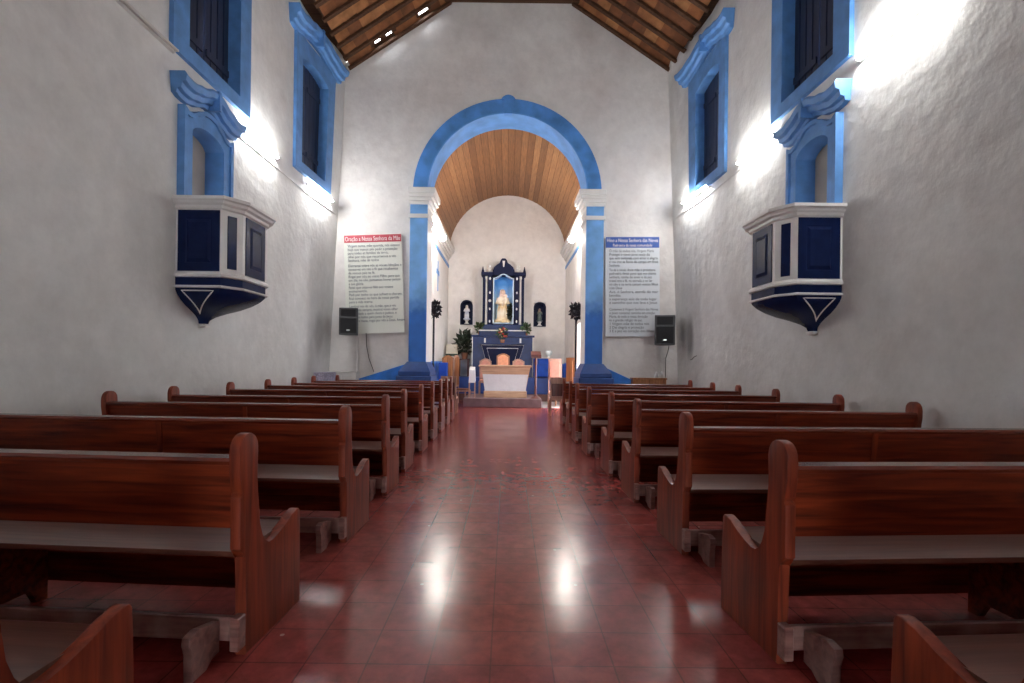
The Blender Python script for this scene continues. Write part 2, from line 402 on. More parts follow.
GLASS = mat('glass_bowl', (.75, .80, .80), .15)

# ------------------------------------------------------------------ frame of the nave
EYE = 1.36
YA, YB, YC = 12.0, 12.7, 18.4          # arch wall front / back, chancel end
CX = -0.055                             # middle of the arch
def lean(y):
    t = max(0.0, min(1.0, (y - 10.2) / 1.8)); return .044 * t * t * (3 - 2 * t)
def W(side, y, h, d):
    """a point on (d off) the slightly battered side wall"""
    if side < 0: return Vector((-(4.3 - lean(y) * (h - 2.6) - d), y, h))
    return Vector((4.15 - lean(y) * (h - 1.6) - d, y, h))
SC = {-1: 1.0, 1: .965}
def hy(side, y): return y * SC[side]
def hh(side, h): return (h - EYE) * SC[side] + EYE

# floor
struct('floor', box(NB(), -4.9, 4.9, -9, 18.9, -.12, 0), FLOOR)

# openings in the side walls: (yc, half, h0, h1)
WIN = [(7.07, .64, 5.42, 7.75), (10.55, .59, 5.34, 7.75)]
DOOR = (6.89, .40, 3.0, 4.62)
for side, nm in ((-1, 'left'), (1, 'right')):
    holes = []
    for (yc, hw, h0, h1) in WIN + [DOOR]:
        holes.append((hy(side, yc - hw), hy(side, yc + hw), hh(side, h0), hh(side, h1)))
    ys = sorted({-9.0, -6, -2, 0, 2, 3.5, 5, 6, 9, 10.2, 10.6, 11, 11.4, 11.75, 12.05} | {v for q in holes for v in q[:2]})
    hs = sorted({0.0, 1, 2, 8.75} | {v for q in holes for v in q[2:]})
    bm = NB(); V = {}
    def gv(y, h):
        k = (round(y, 4), round(h, 4))
        if k not in V: V[k] = bm.verts.new(W(side, y, h, 0))
        return V[k]
    for y0, y1 in zip(ys, ys[1:]):
        for h0, h1 in zip(hs, hs[1:]):
            my, mh = (y0 + y1) / 2, (h0 + h1) / 2
            if any(a < my < b and c < mh < e for a, b, c, e in holes): continue
            bm.faces.new((gv(y0, h0), gv(y1, h0), gv(y1, h1), gv(y0, h1)))
    o = struct('wall_' + nm, bm, WHITE)
    # (the plaster sheet is thick towards the outside)
    sm = o.modifiers.new('thickness', 'SOLIDIFY'); sm.thickness = .14
    inward = Vector((1 if side < 0 else -1, 0, 0))
    sm.offset = -1 if o.data.polygons[0].normal.dot(inward) > 0 else 1

# back wall of the nave behind the camera with an open entrance
bm = NB(); box(bm, -4.9, -1.1, -9.2, -9, 0, 8.75); box(bm, 1.1, 4.9, -9.2, -9, 0, 8.75); box(bm, -1.1, 1.1, -9.2, -9, 3.2, 8.75)
prism(bm, [(-4.9, 8.75), (4.9, 8.75), (1.6, 10.4), (-1.6, 10.4)], 'y', -9.2, -9)
struct('wall_rear', bm, WHITEA)

# arch wall, .7 m thick
ARC_C, ARC_R = 5.47, 1.96
def roof_h(x): return min(10.22, 10.2 - (abs(x) - 1.55) * .672) if abs(x) > 1.55 else 10.22
cols = [-4.6, -3.9, -3, -2.4] + [CX - ARC_R * math.cos(PI * k / 32) for k in range(33)] + [2.3, 3, 3.8, 4.5]
bm = NB()
def arch_z(x):
    q = ARC_R ** 2 - (x - CX) ** 2
    return ARC_C + math.sqrt(max(q, 0))
def quad(bm, a, b, c, d): bm.faces.new([bm.verts.new(p) for p in (a, b, c, d)])
for x0, x1 in zip(cols, cols[1:]):
    inside = abs((x0 + x1) / 2 - CX) < ARC_R
    b0, b1 = (arch_z(x0), arch_z(x1)) if inside else (0, 0)
    t0, t1 = roof_h(x0) + .12, roof_h(x1) + .12
    for yy in (YA, YB):
        quad(bm, (x0, yy, b0), (x1, yy, b1), (x1, yy, t1), (x0, yy, t0))
    quad(bm, (x0, YA, t0), (x1, YA, t1), (x1, YB, t1), (x0, YB, t0))
    if inside: quad(bm, (x0, YA, b0), (x1, YA, b1), (x1, YB, b1), (x0, YB, b0))
for s in (-1, 1):
    x = CX + s * ARC_R
    quad(bm, (x, YA, 0), (x, YB, 0), (x, YB, ARC_C), (x, YA, ARC_C))
bmesh.ops.remove_doubles(bm, verts=bm.verts[:], dist=.0005)
struct('wall_front', bm, WHITEA)

# ------------------------------------------------------------------ roof of the nave: tiles on rafters, flat collar in the middle
EX, EH, TX, TH = 3.88, 8.60, 1.55, 10.16
LS = math.hypot(EX - TX, TH - EH)
PER = .43
nrow = int(21.2 / PER)
def slope_pt(s, y, t, off):
    """t metres up the slope from the eave, off metres below the tiles"""
    ux, uz = -s * (EX - TX) / LS, (TH - EH) / LS
    ex = s * EX
    return Vector((ex + ux * t - s * off * uz, y, EH - .03 + uz * t - off * abs(ux)))
HOLES = {(0, 2), (0, 3), (0, 6)}
ceil_root = struct_root('ceiling', (0, 2, EH))
bm = NB(); blocker = NB(); raf = []
TL = .33
for s in (-1, 1):
    nt_ = int(LS / TL) + 1
    for j in range(nrow):
        y1 = YA - j * PER; y0 = y1 - PER
        for k in range(nt_):
            t0, t1 = k * TL - .05, min(k * TL + TL + .03, LS + .1)
            rnd = random.uniform(-.012, .012)
            if not (s < 0 and (j, k) in HOLES):
                prev = None
                for q in range(7):
                    a = q / 6
                    yy = y0 + .03 + (PER - .06) * a + rnd
                    z = -.085 * math.sin(PI * a)
                    p, p2 = slope_pt(s, yy, t0, z + .015), slope_pt(s, yy, t1, z - .02)
                    cur = (bm.verts.new(p), bm.verts.new(p2))
                    if prev: bm.faces.new((prev[0], cur[0], cur[1], prev[1]))
                    prev = cur
            hole = s < 0 and (j, k) in HOLES
            if hole:
                dq = lambda ya, yb, ta, tb: quad(blocker, *[slope_pt(s, yy, t, -.05) for yy, t in ((ya, ta), (yb, ta), (yb, tb), (ya, tb))])
                ym, tm = (y0 + y1) / 2, (t0 + t1) / 2; a_, b_ = (.06, .075) if k < 6 else (.07, .15)
                dq(y0, ym - a_, t0, t1); dq(ym + a_, y1, t0, t1); dq(ym - a_, ym + a_, t0, tm - b_); dq(ym - a_, ym + a_, tm + b_, t1)
            else:
                quad(blocker, slope_pt(s, y0, t0 + .05, -.14), slope_pt(s, y1, t0 + .05, -.14), slope_pt(s, y1, t1 - .03, -.14), slope_pt(s, y0, t1 - .03, -.14))
        # rafter between two rows
        r = NB()
        pts = []
        for yy in (y1 - .045, y1 + .045):
            for t, off in ((-.12, .015), (-.12, .07), (LS + .05, .07), (LS + .05, .015)):
                pts.append(slope_pt(s, yy - (.05 if j == 0 else 0), t, off))
        vs = [r.verts.new(p) for p in pts]
        for f in ((0, 1, 2, 3), (4, 5, 6, 7), (0, 1, 5, 4), (1, 2, 6, 5), (2, 3, 7, 6), (3, 0, 4, 7)): r.faces.new([vs[i] for i in f])
        raf.append(r)
mk('clay_tiles', bm, TILE, ceil_root, 'raw')
mk('light_block_sheet', blocker, DARKW, ceil_root, 'raw')  # sheet added above the tiles to stop sky leaking between them
for r in raf: mk('rafter', r, DARKW, ceil_root)
bm = NB()
for i in range(10):
    x0 = -1.7 + i * .34
    box(bm, x0 + .006, x0 + .334, -9.1, YA - .01, TH + .02, TH + .06)
mk('collar_boards', bm, DARKW, ceil_root)
for x in (-TX, TX): mk('purlin', bx(x - .09, x + .09, -9.1, YA - .01, TH - .05, TH + .1, bev=.01), DARKW, ceil_root)
mk('tie_beam', bx(-TX - .05, TX + .05, YA - .16, YA - .02, TH - .03, TH + .1, bev=.01), DARKW, ceil_root)
# eave board against each wall top
for s in (-1, 1):
    mk('eave_plate', bx(3.9 if s > 0 else -4.5, 4.5 if s > 0 else -3.9, -9.1, YA - .02, EH + .06, EH + .16), DARKW, ceil_root)

# ------------------------------------------------------------------ arch trim
bm = NB()
def ring_arc(bm, r0, r1, y0, y1, z=ARC_C, n=48, lo=0.0):
    prev = None
    for k in range(n + 1):
        a = lo + (PI - 2 * lo) * k / n
        c, s_ = math.cos(a), math.sin(a)
        cur = [bm.verts.new((CX + r * c, yy, z + r * s_)) for r, yy in ((r0, y0), (r1, y0), (r1, y1), (r0, y1))]
        if prev:
            for i in range(4): bm.faces.new((prev[i], prev[(i+1) % 4], cur[(i+1) % 4], cur[i]))
        prev = cur
arch_root = struct_root('trim_1', (CX, YA, ARC_C))
ring_arc(bm, ARC_R + .01, 2.30, YA - .07, YA + .02); mk('arch_face_band', bm, BLUEA, arch_root, 30)
bm = NB(); ring_arc(bm, ARC_R - .02, ARC_R + .012, YA - .07, YB + .02); mk('arch_soffit_band', bm, BLUEL, arch_root, 30)
bm = NB(); prism(bm, [(CX - .1, ARC_C + 1.93), (CX + .1, ARC_C + 1.93), (CX + .13, ARC_C + 2.31), (CX - .13, ARC_C + 2.31)], 'y', YA - .10, YA + .02, .008)
prism(bm, [(CX + .17 * math.cos(a), ARC_C + 2.27 + .11 * max(0, math.sin(a)) ** 1.4) for a in [PI * k / 10 for k in range(11)]], 'y', YA - .11, YA + .02)
mk('keystone', bm, BLUEA, arch_root)

# piers
for s, n in ((-1, 2), (1, 3)):
    xi = CX + s * (ARC_R - .02); xo = CX + s * 2.36
    a, b = min(xi, xo), max(xi, xo)
    root = struct_root('trim_%d' % n, ((a + b) / 2, YA, 0))
    mk('pier_face', bx(a, b, YA - .07, YA + .01, 1.2, 5.2, bev=.006), PIER, root)
    ia, ib = min(xi, xi + s * .03), max(xi, xi + s * .03)
    mk('pier_inner_face', bx(ia - .002, ib + .002, YA + .0, YB + .02, 0, 5.2), TRIMW, root)
    # necking band and stepped capital, both returning round the inner side
    bm = NB()
    for (h0, h1, p) in ((4.84, 4.94, .035),):
        box(bm, a - p, b + p, YA - .07 - p, YB + .03, h0, h1, bev=.01)
    mk('necking_band', bm, TRIMW, root)
    bm = NB()
    for (h0, h1, p) in ((5.17, 5.25, .04), (5.25, 5.33, .10), (5.33, 5.42, .16), (5.42, 5.56, .20)):
        lo_x, hi_x = (a - .04, b + p) if s < 0 else (a - p, b + .04)
        box(bm, lo_x, hi_x, YA - .07 - p * .6, YB + .05, h0, h1, bev=.012)
    mk('capital', bm, TRIMW, root)
    bm = NB()
    for (h0, h1, p) in ((0, 1.0, .34), (1.0, 1.12, .28)):
        lo_x, hi_x = (a - p * .75, b + p * .5) if s < 0 else (a - p * .5, b + p * .75)
        box(bm, lo_x, hi_x, YA - .10 - p * .5, YB, h0, h1, bev=.015)
    q0, q1 = .25, .02
    def rect(p, z):
        lo_x, hi_x = (a - p * .75, b + p * .5) if s < 0 else (a - p * .5, b + p * .75)
        return [(lo_x, YA - .10 - p * .5, z), (hi_x, YA - .10 - p * .5, z), (hi_x, YB, z), (lo_x, YB, z)]
    R0 = [bm.verts.new(p) for p in rect(.26, 1.12)]; R1 = [bm.verts.new(p) for p in rect(.03, 1.34)]
    for i in range(4): bm.faces.new((R0[i], R0[(i+1) % 4], R1[(i+1) % 4], R1[i]))
    bm.faces.new(R1); bm.faces.new(R0[::-1])
    mk('plinth', bm, PLINTHB, root)
# slanted blue dado on the arch wall
for s, n in ((-1, 4), (1, 5)):
    x0, x1 = (2.3, 3.72) if s < 0 else (2.2, 3.22)
    h0, h1 = (1.34, .88)
    bm = NB(); prism(bm, [(s * x0, 0), (s * x1, 0), (s * x1, h1), (s * x0, h0)], 'y', YA - .02, YA + .005)
    struct('trim_%d' % n, bm, BLUED)

# ------------------------------------------------------------------ chancel
CW = 2.2
bm = NB(); box(bm, CX - CW - .2, CX - CW, YB, YC + .2, 0, 6.0); struct('wall_chancel_left', bm, WHITEC)
bm = NB()
box(bm, CX + CW, CX + CW + .2, YB, 13.9, 0, 6.0); box(bm, CX + CW, CX + CW + .2, 15.15, YC + .2, 0, 6.0); box(bm, CX + CW, CX + CW + .2, 13.9, 15.15, 2.56, 6.0)
struct('wall_chancel_right', bm, WHITEC)
bm = NB()
NICHES = [(-1.56, 2.74), (1.19, 2.70)]
zs_ = sorted({0, 8.0} | {v for x, h in NICHES for v in (h + .015, h + .90)})
xs_ = sorted({CX - CW - .2, CX + CW + .2} | {v for x, h in NICHES for v in (x - .215, x + .215)})
for xa, xb in zip(xs_, xs_[1:]):
    for za, zb in zip(zs_, zs_[1:]):
        if any(abs((xa + xb) / 2 - x) < .2 and h < (za + zb) / 2 < h + .9 for x, h in NICHES): continue
        quad(bm, (xa, YC, za), (xb, YC, za), (xb, YC, zb), (xa, YC, zb))
box(bm, CX - CW - .2, CX + CW + .2, YC + .26, YC + .4, 0, 8.0)
struct('wall_chancel_back', bm, WHITEC)
# barrel vault of boards
bm = NB(); NPL = 36; VR, VZ = 2.19, 5.42
for k in range(NPL):
    a0, a1 = PI * k / NPL + .002, PI * (k + 1) / NPL - .002
    vs = []
    for a, y in ((a0, YB - .0), (a1, YB - .0), (a1, YC + .02), (a0, YC + .02)):
        vs.append(bm.verts.new((CX + VR * math.cos(a), y, VZ + VR * math.sin(a))))
    bm.faces.new(vs)
    vs = []
    for a, y in ((a0, YB), (a1, YB), (a1, YC + .02), (a0, YC + .02)):
        vs.append(bm.verts.new((CX + (VR + .03) * math.cos(a - .004), y, VZ + (VR + .03) * math.sin(a - .004))))
o = struct('ceiling_chancel', bm, VAULT, None, 'raw')
bm = NB(); ring_arc(bm, VR + .02, VR + .1, YB, YC + .1, VZ, 24); struct('ceiling_vault_shell', bm, DARKW)
# cornice along both chancel walls
for s, n in ((-1, 6), (1, 7)):
    root = struct_root('trim_%d' % n, (CX + s * CW, 15.5, 4.85))
    bm = NB()
    for (h0, h1, p) in ((5.17, 5.25, .05), (5.25, 5.33, .10), (5.33, 5.42, .16), (5.42, 5.56, .21)):
        xs = sorted((CX + s * (CW + .02), CX + s * (CW - p)))
        box(bm, xs[0], xs[1], YB + .04, YC, h0, h1, bev=.01)
    mk('cornice', bm, TRIMW, root)
    xs = sorted((CX + s * (CW + .01), CX + s * (CW - .02)))
    mk('blue_string_course', bx(xs[0], xs[1], YB + .02, YC, 4.86, 4.97), BLUE, root)
# blue dado inside the chancel
bm = NB(); box(bm, CX - CW - .01, CX - CW + .012, YB + .01, YC, 0, 1.36); struct('baseboard_chancel_left', bm, BLUED)
bm = NB(); box(bm, CX + CW - .012, CX + CW + .01, YB + .01, 13.88, 0, 1.36); box(bm, CX + CW - .012, CX + CW + .01, 15.17, YC, 0, 1.36); struct('baseboard_chancel_right', bm, BLUED)
# faded blue cross painted on the left chancel wall
bm = NB()
box(bm, CX - CW - .005, CX - CW + .008, 15.55, 15.7, 3.6, 4.55); box(bm, CX - CW - .005, CX - CW + .008, 15.3, 15.95, 4.12, 4.27)
struct('trim_8', bm, BLUE)
# steps: dais in front, predella at the back
STEP = struct('floor_dais', box(NB(), -1.31, 1.03, 14.6, 16.75, 0, .27, bev=.012), STONE)
bm = NB(); box(bm, CX - CW + .012, CX + CW - .012, 16.95, YC, 0, .25, bev=.008); struct('floor_step', bm, BRSTEP)
struct('floor_door_light', box(NB(), 1.04, 2.13, 14.6, 16.94, 0, .006), DOORLT)  # pale sheet on the floor, door daylight put into its colour
bm = NB(); box(bm, -1.95, 1.62, 17.02, YC, .25, .82, bev=.008); struct('floor_predella', bm, ALTBP)

# ------------------------------------------------------------------ wall openings: windows and pulpit doorways
def wring(side, outer, inner, d_front, d_back, d_wall=-.01):
    """frame between two open outlines of the same length, (u along y, h)"""
    bm = NB()
    n = len(outer)
    P = lambda p, d: bm.verts.new(W(side, p[0], p[1], d))
    Of = [P(p, d_front) for p in outer]; Ow = [P(p, d_wall) for p in outer]
    If = [P(p, d_front) for p in inner]; Ib = [P(p, d_back) for p in inner]
    for i in range(n - 1):
        for A, B in ((Ow, Of), (Of, If), (If, Ib)):
            bm.faces.new((A[i], A[i+1], B[i+1], B[i]))
    return bm

def outline(yc, hw, hbot, topf, side, n=16, close_bottom=False):
    pts = [(yc - hw, hbot)]
    for k in range(n + 1):
        u = -hw + 2 * hw * k / n
        pts.append((yc + u, topf(u)))
    pts.append((yc + hw, hbot))
    if close_bottom: pts.append((yc - hw, hbot))
    return [(hy(side, y), hh(side, h)) for y, h in pts]

def hood(side, yc, ctrl, thick, d0, parent, matl, k=1.0):
    """serpentine hood moulding: ctrl = bottom edge (|u|, h)"""
    prof = [(0, -.01), (0, .3*d0), (.2, .36*d0), (.24, .6*d0), (.5, .68*d0), (.56, .92*d0), (.86, d0), (1.0, .9*d0), (1.0, -.01)]
    bm = NB(); um = ctrl[-1][0]; n = 40
    prev = None; first = None
    for i in range(n + 1):
        u = -um + 2 * um * i / n
        h = interp(abs(u), ctrl)
        # ends are a little thicker, the middle carries a small peak
        cur = [bm.verts.new(W(side, hy(side, yc + u * (1 + .05 * f)), hh(side, h + f * thick), d)) for f, d in prof]
        if prev:
            for j in range(len(prof) - 1): bm.faces.new((prev[j], prev[j+1], cur[j+1], cur[j]))
        else: first = cur
        prev = cur
    bm.faces.new(first); bm.faces.new(prev[::-1])
    o = mk('hood_moulding', bm, matl, parent, 25)
    kb = NB()
    h = interp(0, ctrl)
    pts = [(-.025, h - .008), (.025, h - .008), (.035, h + thick + .008), (-.035, h + thick + .008)]
    A = [kb.verts.new(W(side, hy(side, yc + u), hh(side, q), d0 * 1.04)) for u, q in pts]; Bv = [kb.verts.new(W(side, hy(side, yc + u), hh(side, q), 0)) for u, q in pts]
    kb.faces.new(A)
    for i in range(4): kb.faces.new((A[i], A[(i+1) % 4], Bv[(i+1) % 4], Bv[i]))
    mk('hood_keystone', kb, matl, o)
    return o

wn = 1
for side in (-1, 1):
    for wi, (yc, hw, h0, h1) in enumerate(WIN):
        base = W(side, hy(side, yc), hh(side, 5.2), 0)
        root = struct_root('window_%d' % wn, base); wn += 1
        HO, HI = (.92, .61) if wi == 0 else (.85, .56)
        ot = lambda u: 7.88 + .12 * (1 - (u / HO) ** 2)
        it = lambda u: 7.50 + .14 * (1 - (u / HI) ** 2)
        outer = outline(yc, HO, 5.27 - .09 * wi, ot, side, close_bottom=True)
        inner = outline(yc, HI, 5.47 - .08 * wi, it, side, close_bottom=True)
        mk('window_frame', wring(side, outer, inner, .06, -.17), BLUE, root, 30)
        bm = NB()
        ed = [(-.955, 5.2), (.955, 5.2)]
        # two shutter leaves of vertical boards, dark
        for leaf in (-1, 1):
            sh = NB()
            nb = 4
            for b_ in range(nb):
                u0 = (leaf < 0) * -hw + hw / nb * b_ + .006; u1 = u0 + hw / nb - .012
                prev = None
                vs = []
                for (u, d) in ((u0, -.15), (u0 + .01, -.138), (u1 - .01, -.138), (u1, -.15)):
                    vs.append([sh.verts.new(W(side, hy(side, yc + u), hh(side, q), d)) for q in (h0 - .02, it(min(HI, max(-HI, u))) + .03)])
                for i in range(3): sh.faces.new((vs[i][0], vs[i+1][0], vs[i+1][1], vs[i][1]))
            # backing sheet so the boards read as one leaf
            u0, u1 = (-hw, -.004) if leaf < 0 else (.004, hw)
            quad(sh, *[W(side, hy(side, yc + u), hh(side, q), -.152) for u, q in ((u0, h0 - .05), (u1, h0 - .05), (u1, 7.75), (u0, 7.75))])
            for hb in (5.75, 7.15):
                c = [W(side, hy(side, yc + u), hh(side, q), d) for d in (-.14, -.115) for u, q in ((u0 + .04, hb), (u1 - .04, hb), (u1 - .04, hb + .1), (u0 + .04, hb + .1))]
                vs = [sh.verts.new(p) for p in c]
                for f in ((4, 5, 6, 7), (0, 1, 5, 4), (1, 2, 6, 5), (2, 3, 7, 6), (3, 0, 4, 7)): sh.faces.new([vs[i] for i in f])
            mk('shutter', sh, SHUT, root)
        hood(side, yc, [(0, 8.10), (.2, 8.08), (.55, 7.97), (.82, 7.89), (.96, 7.88), (1.06, 7.90)], .34, .24, root, BLUE)
        bm.free()

dn = 1
for side in (-1, 1):
    yc = DOOR[0]
    root = struct_root('door_%d' % dn, W(side, hy(side, yc), hh(side, 2.5), 0)); dn += 1
    top_c = [(0, 4.77), (.10, 4.76), (.26, 4.68), (.38, 4.60), (.47, 4.585), (.555, 4.63)]
    ot = lambda u: interp(abs(u), top_c)
    it = lambda u: 4.36 + .17 * math.sqrt(max(0, 1 - (u / .37) ** 2))
    outer = outline(yc, .555, 3.3, ot, side, n=24)
    inner = outline(yc, .36, 3.3, it, side, n=24)
    mk('door_frame', wring(side, outer, inner, .07, -.22), BLUE, root, 30)
    # raised back band along the outer edge of the frame
    o1 = outline(yc, .565, 3.3, lambda u: ot(u) + .012, side, n=24)
    o2 = outline(yc, .50, 3.3, lambda u: ot(u) - .05, side, n=24)
    mk('frame_moulding', wring(side, o1, o2, .10, .06), BLUE, root, 30)
    bm = NB(); quad(bm, *[W(side, hy(side, yc + u), hh(side, q), -.21 if u < 0 else -.21) for u, q in ((-.5, 3.0), (.5, 3.0), (.5, 4.7), (-.5, 4.7))])
    mk('niche_back', bm, BEIGE, root)
    hood(side, yc, [(0, 4.84), (.08, 4.83), (.32, 4.74), (.48, 4.695), (.6, 4.70), (.69, 4.73)], .25, .22, root, BLUE)

# ------------------------------------------------------------------ pulpits
def make_pulpit(side, label):
    yc = 6.87
    plan = [(-.55, 0), (-.55, .58), (-.31, .74), (.31, .74), (.55, .58), (.55, 0)]
    root = thing('wall_pulpit', label, 'pulpit', W(side, hy(side, yc), hh(side, 1.84), 0), 'pulpits on the side walls')
    def P(u, d, h): return W(side, hy(side, yc + u), hh(side, h - .03), d * SC[side])
    def loft(levels, n=6):
        bm = NB(); rings = []
        for sc, h in levels:
            rings.append([bm.verts.new(P(u * sc, max(d * sc, -.005), h)) for u, d in plan])
        for A, B in zip(rings, rings[1:]):
            for i in range(5): bm.faces.new((A[i], A[i+1], B[i+1], B[i]))
        bm.faces.new(rings[0][::-1]); bm.faces.new(rings[-1])
        return bm
    mk('parapet_body', loft([(1, 2.47), (1, 3.36)]), TRIMW, root)
    mk('cornice', loft([(1.0, 3.31), (1.04, 3.325), (1.05, 3.36), (1.10, 3.38), (1.12, 3.41), (1.16, 3.425), (1.16, 3.465), (1.0, 3.47)]), TRIMW, root)
    mk('moulding', loft([(1.0, 2.435), (1.05, 2.445), (1.05, 2.475), (1.02, 2.50), (1.0, 2.51)]), TRIMW, root)
    mk('base_band', loft([(1.0, 2.33), (1.0, 2.45)]), NAVY, root)
    mk('moulding', loft([(1.0, 2.30), (1.045, 2.305), (1.045, 2.325), (1.0, 2.335)]), TRIMW, root)
    ogee = [(.10, 1.86), (.13, 1.92), (.22, 1.97), (.40, 2.03), (.62, 2.09), (.80, 2.155), (.93, 2.22), (.99, 2.27), (1.0, 2.31)]
    mk('corbel', loft(ogee), NAVY, root, 40)
    mk('finial', loft([(.05, 1.82), (.13, 1.83), (.14, 1.855), (.11, 1.87)]), TRIMW, root)
    def og(h): 
        for (s0, h0), (s1, h1) in zip(ogee, ogee[1:]):
            if h <= h1: return s0 + (s1 - s0) * (h - h0) / (h1 - h0)
        return 1
    def onface(i, t, h, off):
        (u0, d0), (u1, d1) = plan[i], plan[i+1]
        s = og(h) if h < 2.31 else 1
        u, d = (u0 + (u1 - u0) * t) * s, (d0 + (d1 - d0) * t) * s
        nx, ny = (d1 - d0), -(u1 - u0); l = math.hypot(nx, ny)
        return P(u - nx / l * off, d - ny / l * off, h)
    # panels: field with a raised bevelled centre
    spec = {0: (.06, .985), 1: (.30, .70), 2: (.10, .93), 3: (.30, .70), 4: (.015, .94)}
    for i, (t0, t1) in spec.items():
        slim = i in (1, 3)
        lo, hi = (2.56, 3.25) if slim else (2.515, 3.30)
        bm = NB()
        def rect(a, b, c, e, off): return [bm.verts.new(onface(i, t, h, off)) for t, h in ((a, c), (b, c), (b, e), (a, e))]
        R = [rect(t0, t1, lo, hi, -.002), rect(t0, t1, lo, hi, .012)]
        if not slim:
            L = t1 - t0
            R += [rect(t0 + .19*L, t1 - .19*L, lo + .10, hi - .10, .012), rect(t0 + .21*L, t1 - .21*L, lo + .115, hi - .115, -.004 + .012), rect(t0 + .27*L, t1 - .27*L, lo + .16, hi - .16, .026)]
        for A, B in zip(R, R[1:]):
            for q in range(4): bm.faces.new((A[q], A[(q+1) % 4], B[(q+1) % 4], B[q]))
        bm.faces.new(R[-1])
        mk('panel', bm, NAVY, root)
    for i in (0, 4, 2):
        tri = [(.14, 2.265), (.86, 2.265), (.5, 2.0)] if i != 2 else [(.12, 2.265), (.88, 2.265), (.5, 2.06)]
        pts = []
        for (ta, ha), (tb, hb) in zip(tri, tri[1:] + tri[:1]):
            for q in range(8): pts.append(onface(i, ta + (tb - ta) * q / 8, ha + (hb - ha) * q / 8, .003))
        if i != 2: mk('inlay', tube(NB(), pts, .009, 6, closed=True), TRIMW, root)
    return root
make_pulpit(-1, 'navy and white panelled pulpit on the wall of the red-headed banner side')
make_pulpit(1, 'navy and white panelled pulpit on the wall of the blue-headed banner side')

# ------------------------------------------------------------------ fluorescent lamps
def lamp(side, y0, y1, h, label, lit=True):
    c = W(side, (y0 + y1) / 2, h, 0)
    root = thing('fluorescent_lamp', label, 'lamp', c, 'tube lamps on the side walls')
    def pt(y, dh, d): return W(side, y, h + dh, d)
    bm = NB()
    q = [pt(y, dh, d) for y in (y0, y1) for dh, d in ((-.03, -.005), (-.022, .04), (.022, .04), (.03, -.005))]
    vs = [bm.verts.new(p) for p in q]
    for f in ((0, 1, 2, 3), (4, 5, 6, 7), (0, 1, 5, 4), (1, 2, 6, 5), (2, 3, 7, 6), (3, 0, 4, 7)): bm.faces.new([vs[i] for i in f])
    mk('batten', bm, BATTEN, root)
    mk('tube', tube(NB(), [pt(y0 + .04, 0, .075), pt(y1 - .04, 0, .075)], .018, 10), TUBE if lit else DEAD, root, 40)
    for y in (y0 + .02, y1 - .02):
        bm = NB(); tube(bm, [pt(y, 0, .02), pt(y, 0, .088)], .016, 8); mk('lamp_holder', bm, BATTEN, root, 40)
lamp(-1, 4.98, 6.22, 5.25, 'unlit white tube lamp above and before the pulpit by the red-headed banner', False)
lamp(-1, 7.75, 8.95, 5.03, 'lit tube lamp just past the curvy lintel above the pulpit, red banner side')
lamp(-1, 10.35, 11.5, 5.07, 'lit tube lamp under the far window on the red banner side')
lamp(1, 4.58, 5.80, 4.98, 'glowing tube lamp nearest the camera, beside the window over the right pulpit')
lamp(1, 7.62, 8.82, 4.97, 'lit tube lamp past the curvy lintel above the pulpit, blue banner side')
lamp(1, 10.1, 11.3, 5.06, 'lit tube lamp under the far window on the blue banner side')
# thin conduit from lamp to lamp
for side, nm in ((-1, 'red'), (1, 'blue')):
    pts = [W(side, y, 4.88, .008) for y in (7.7, 9, 10.2, 10.6, 11, 11.4, 11.75, 11.97)]
    single('conduit', tube(NB(), pts, .008, 6), COND, 'thin white conduit running along the wall below the tube lamps, %s banner side' % nm, 'conduit')

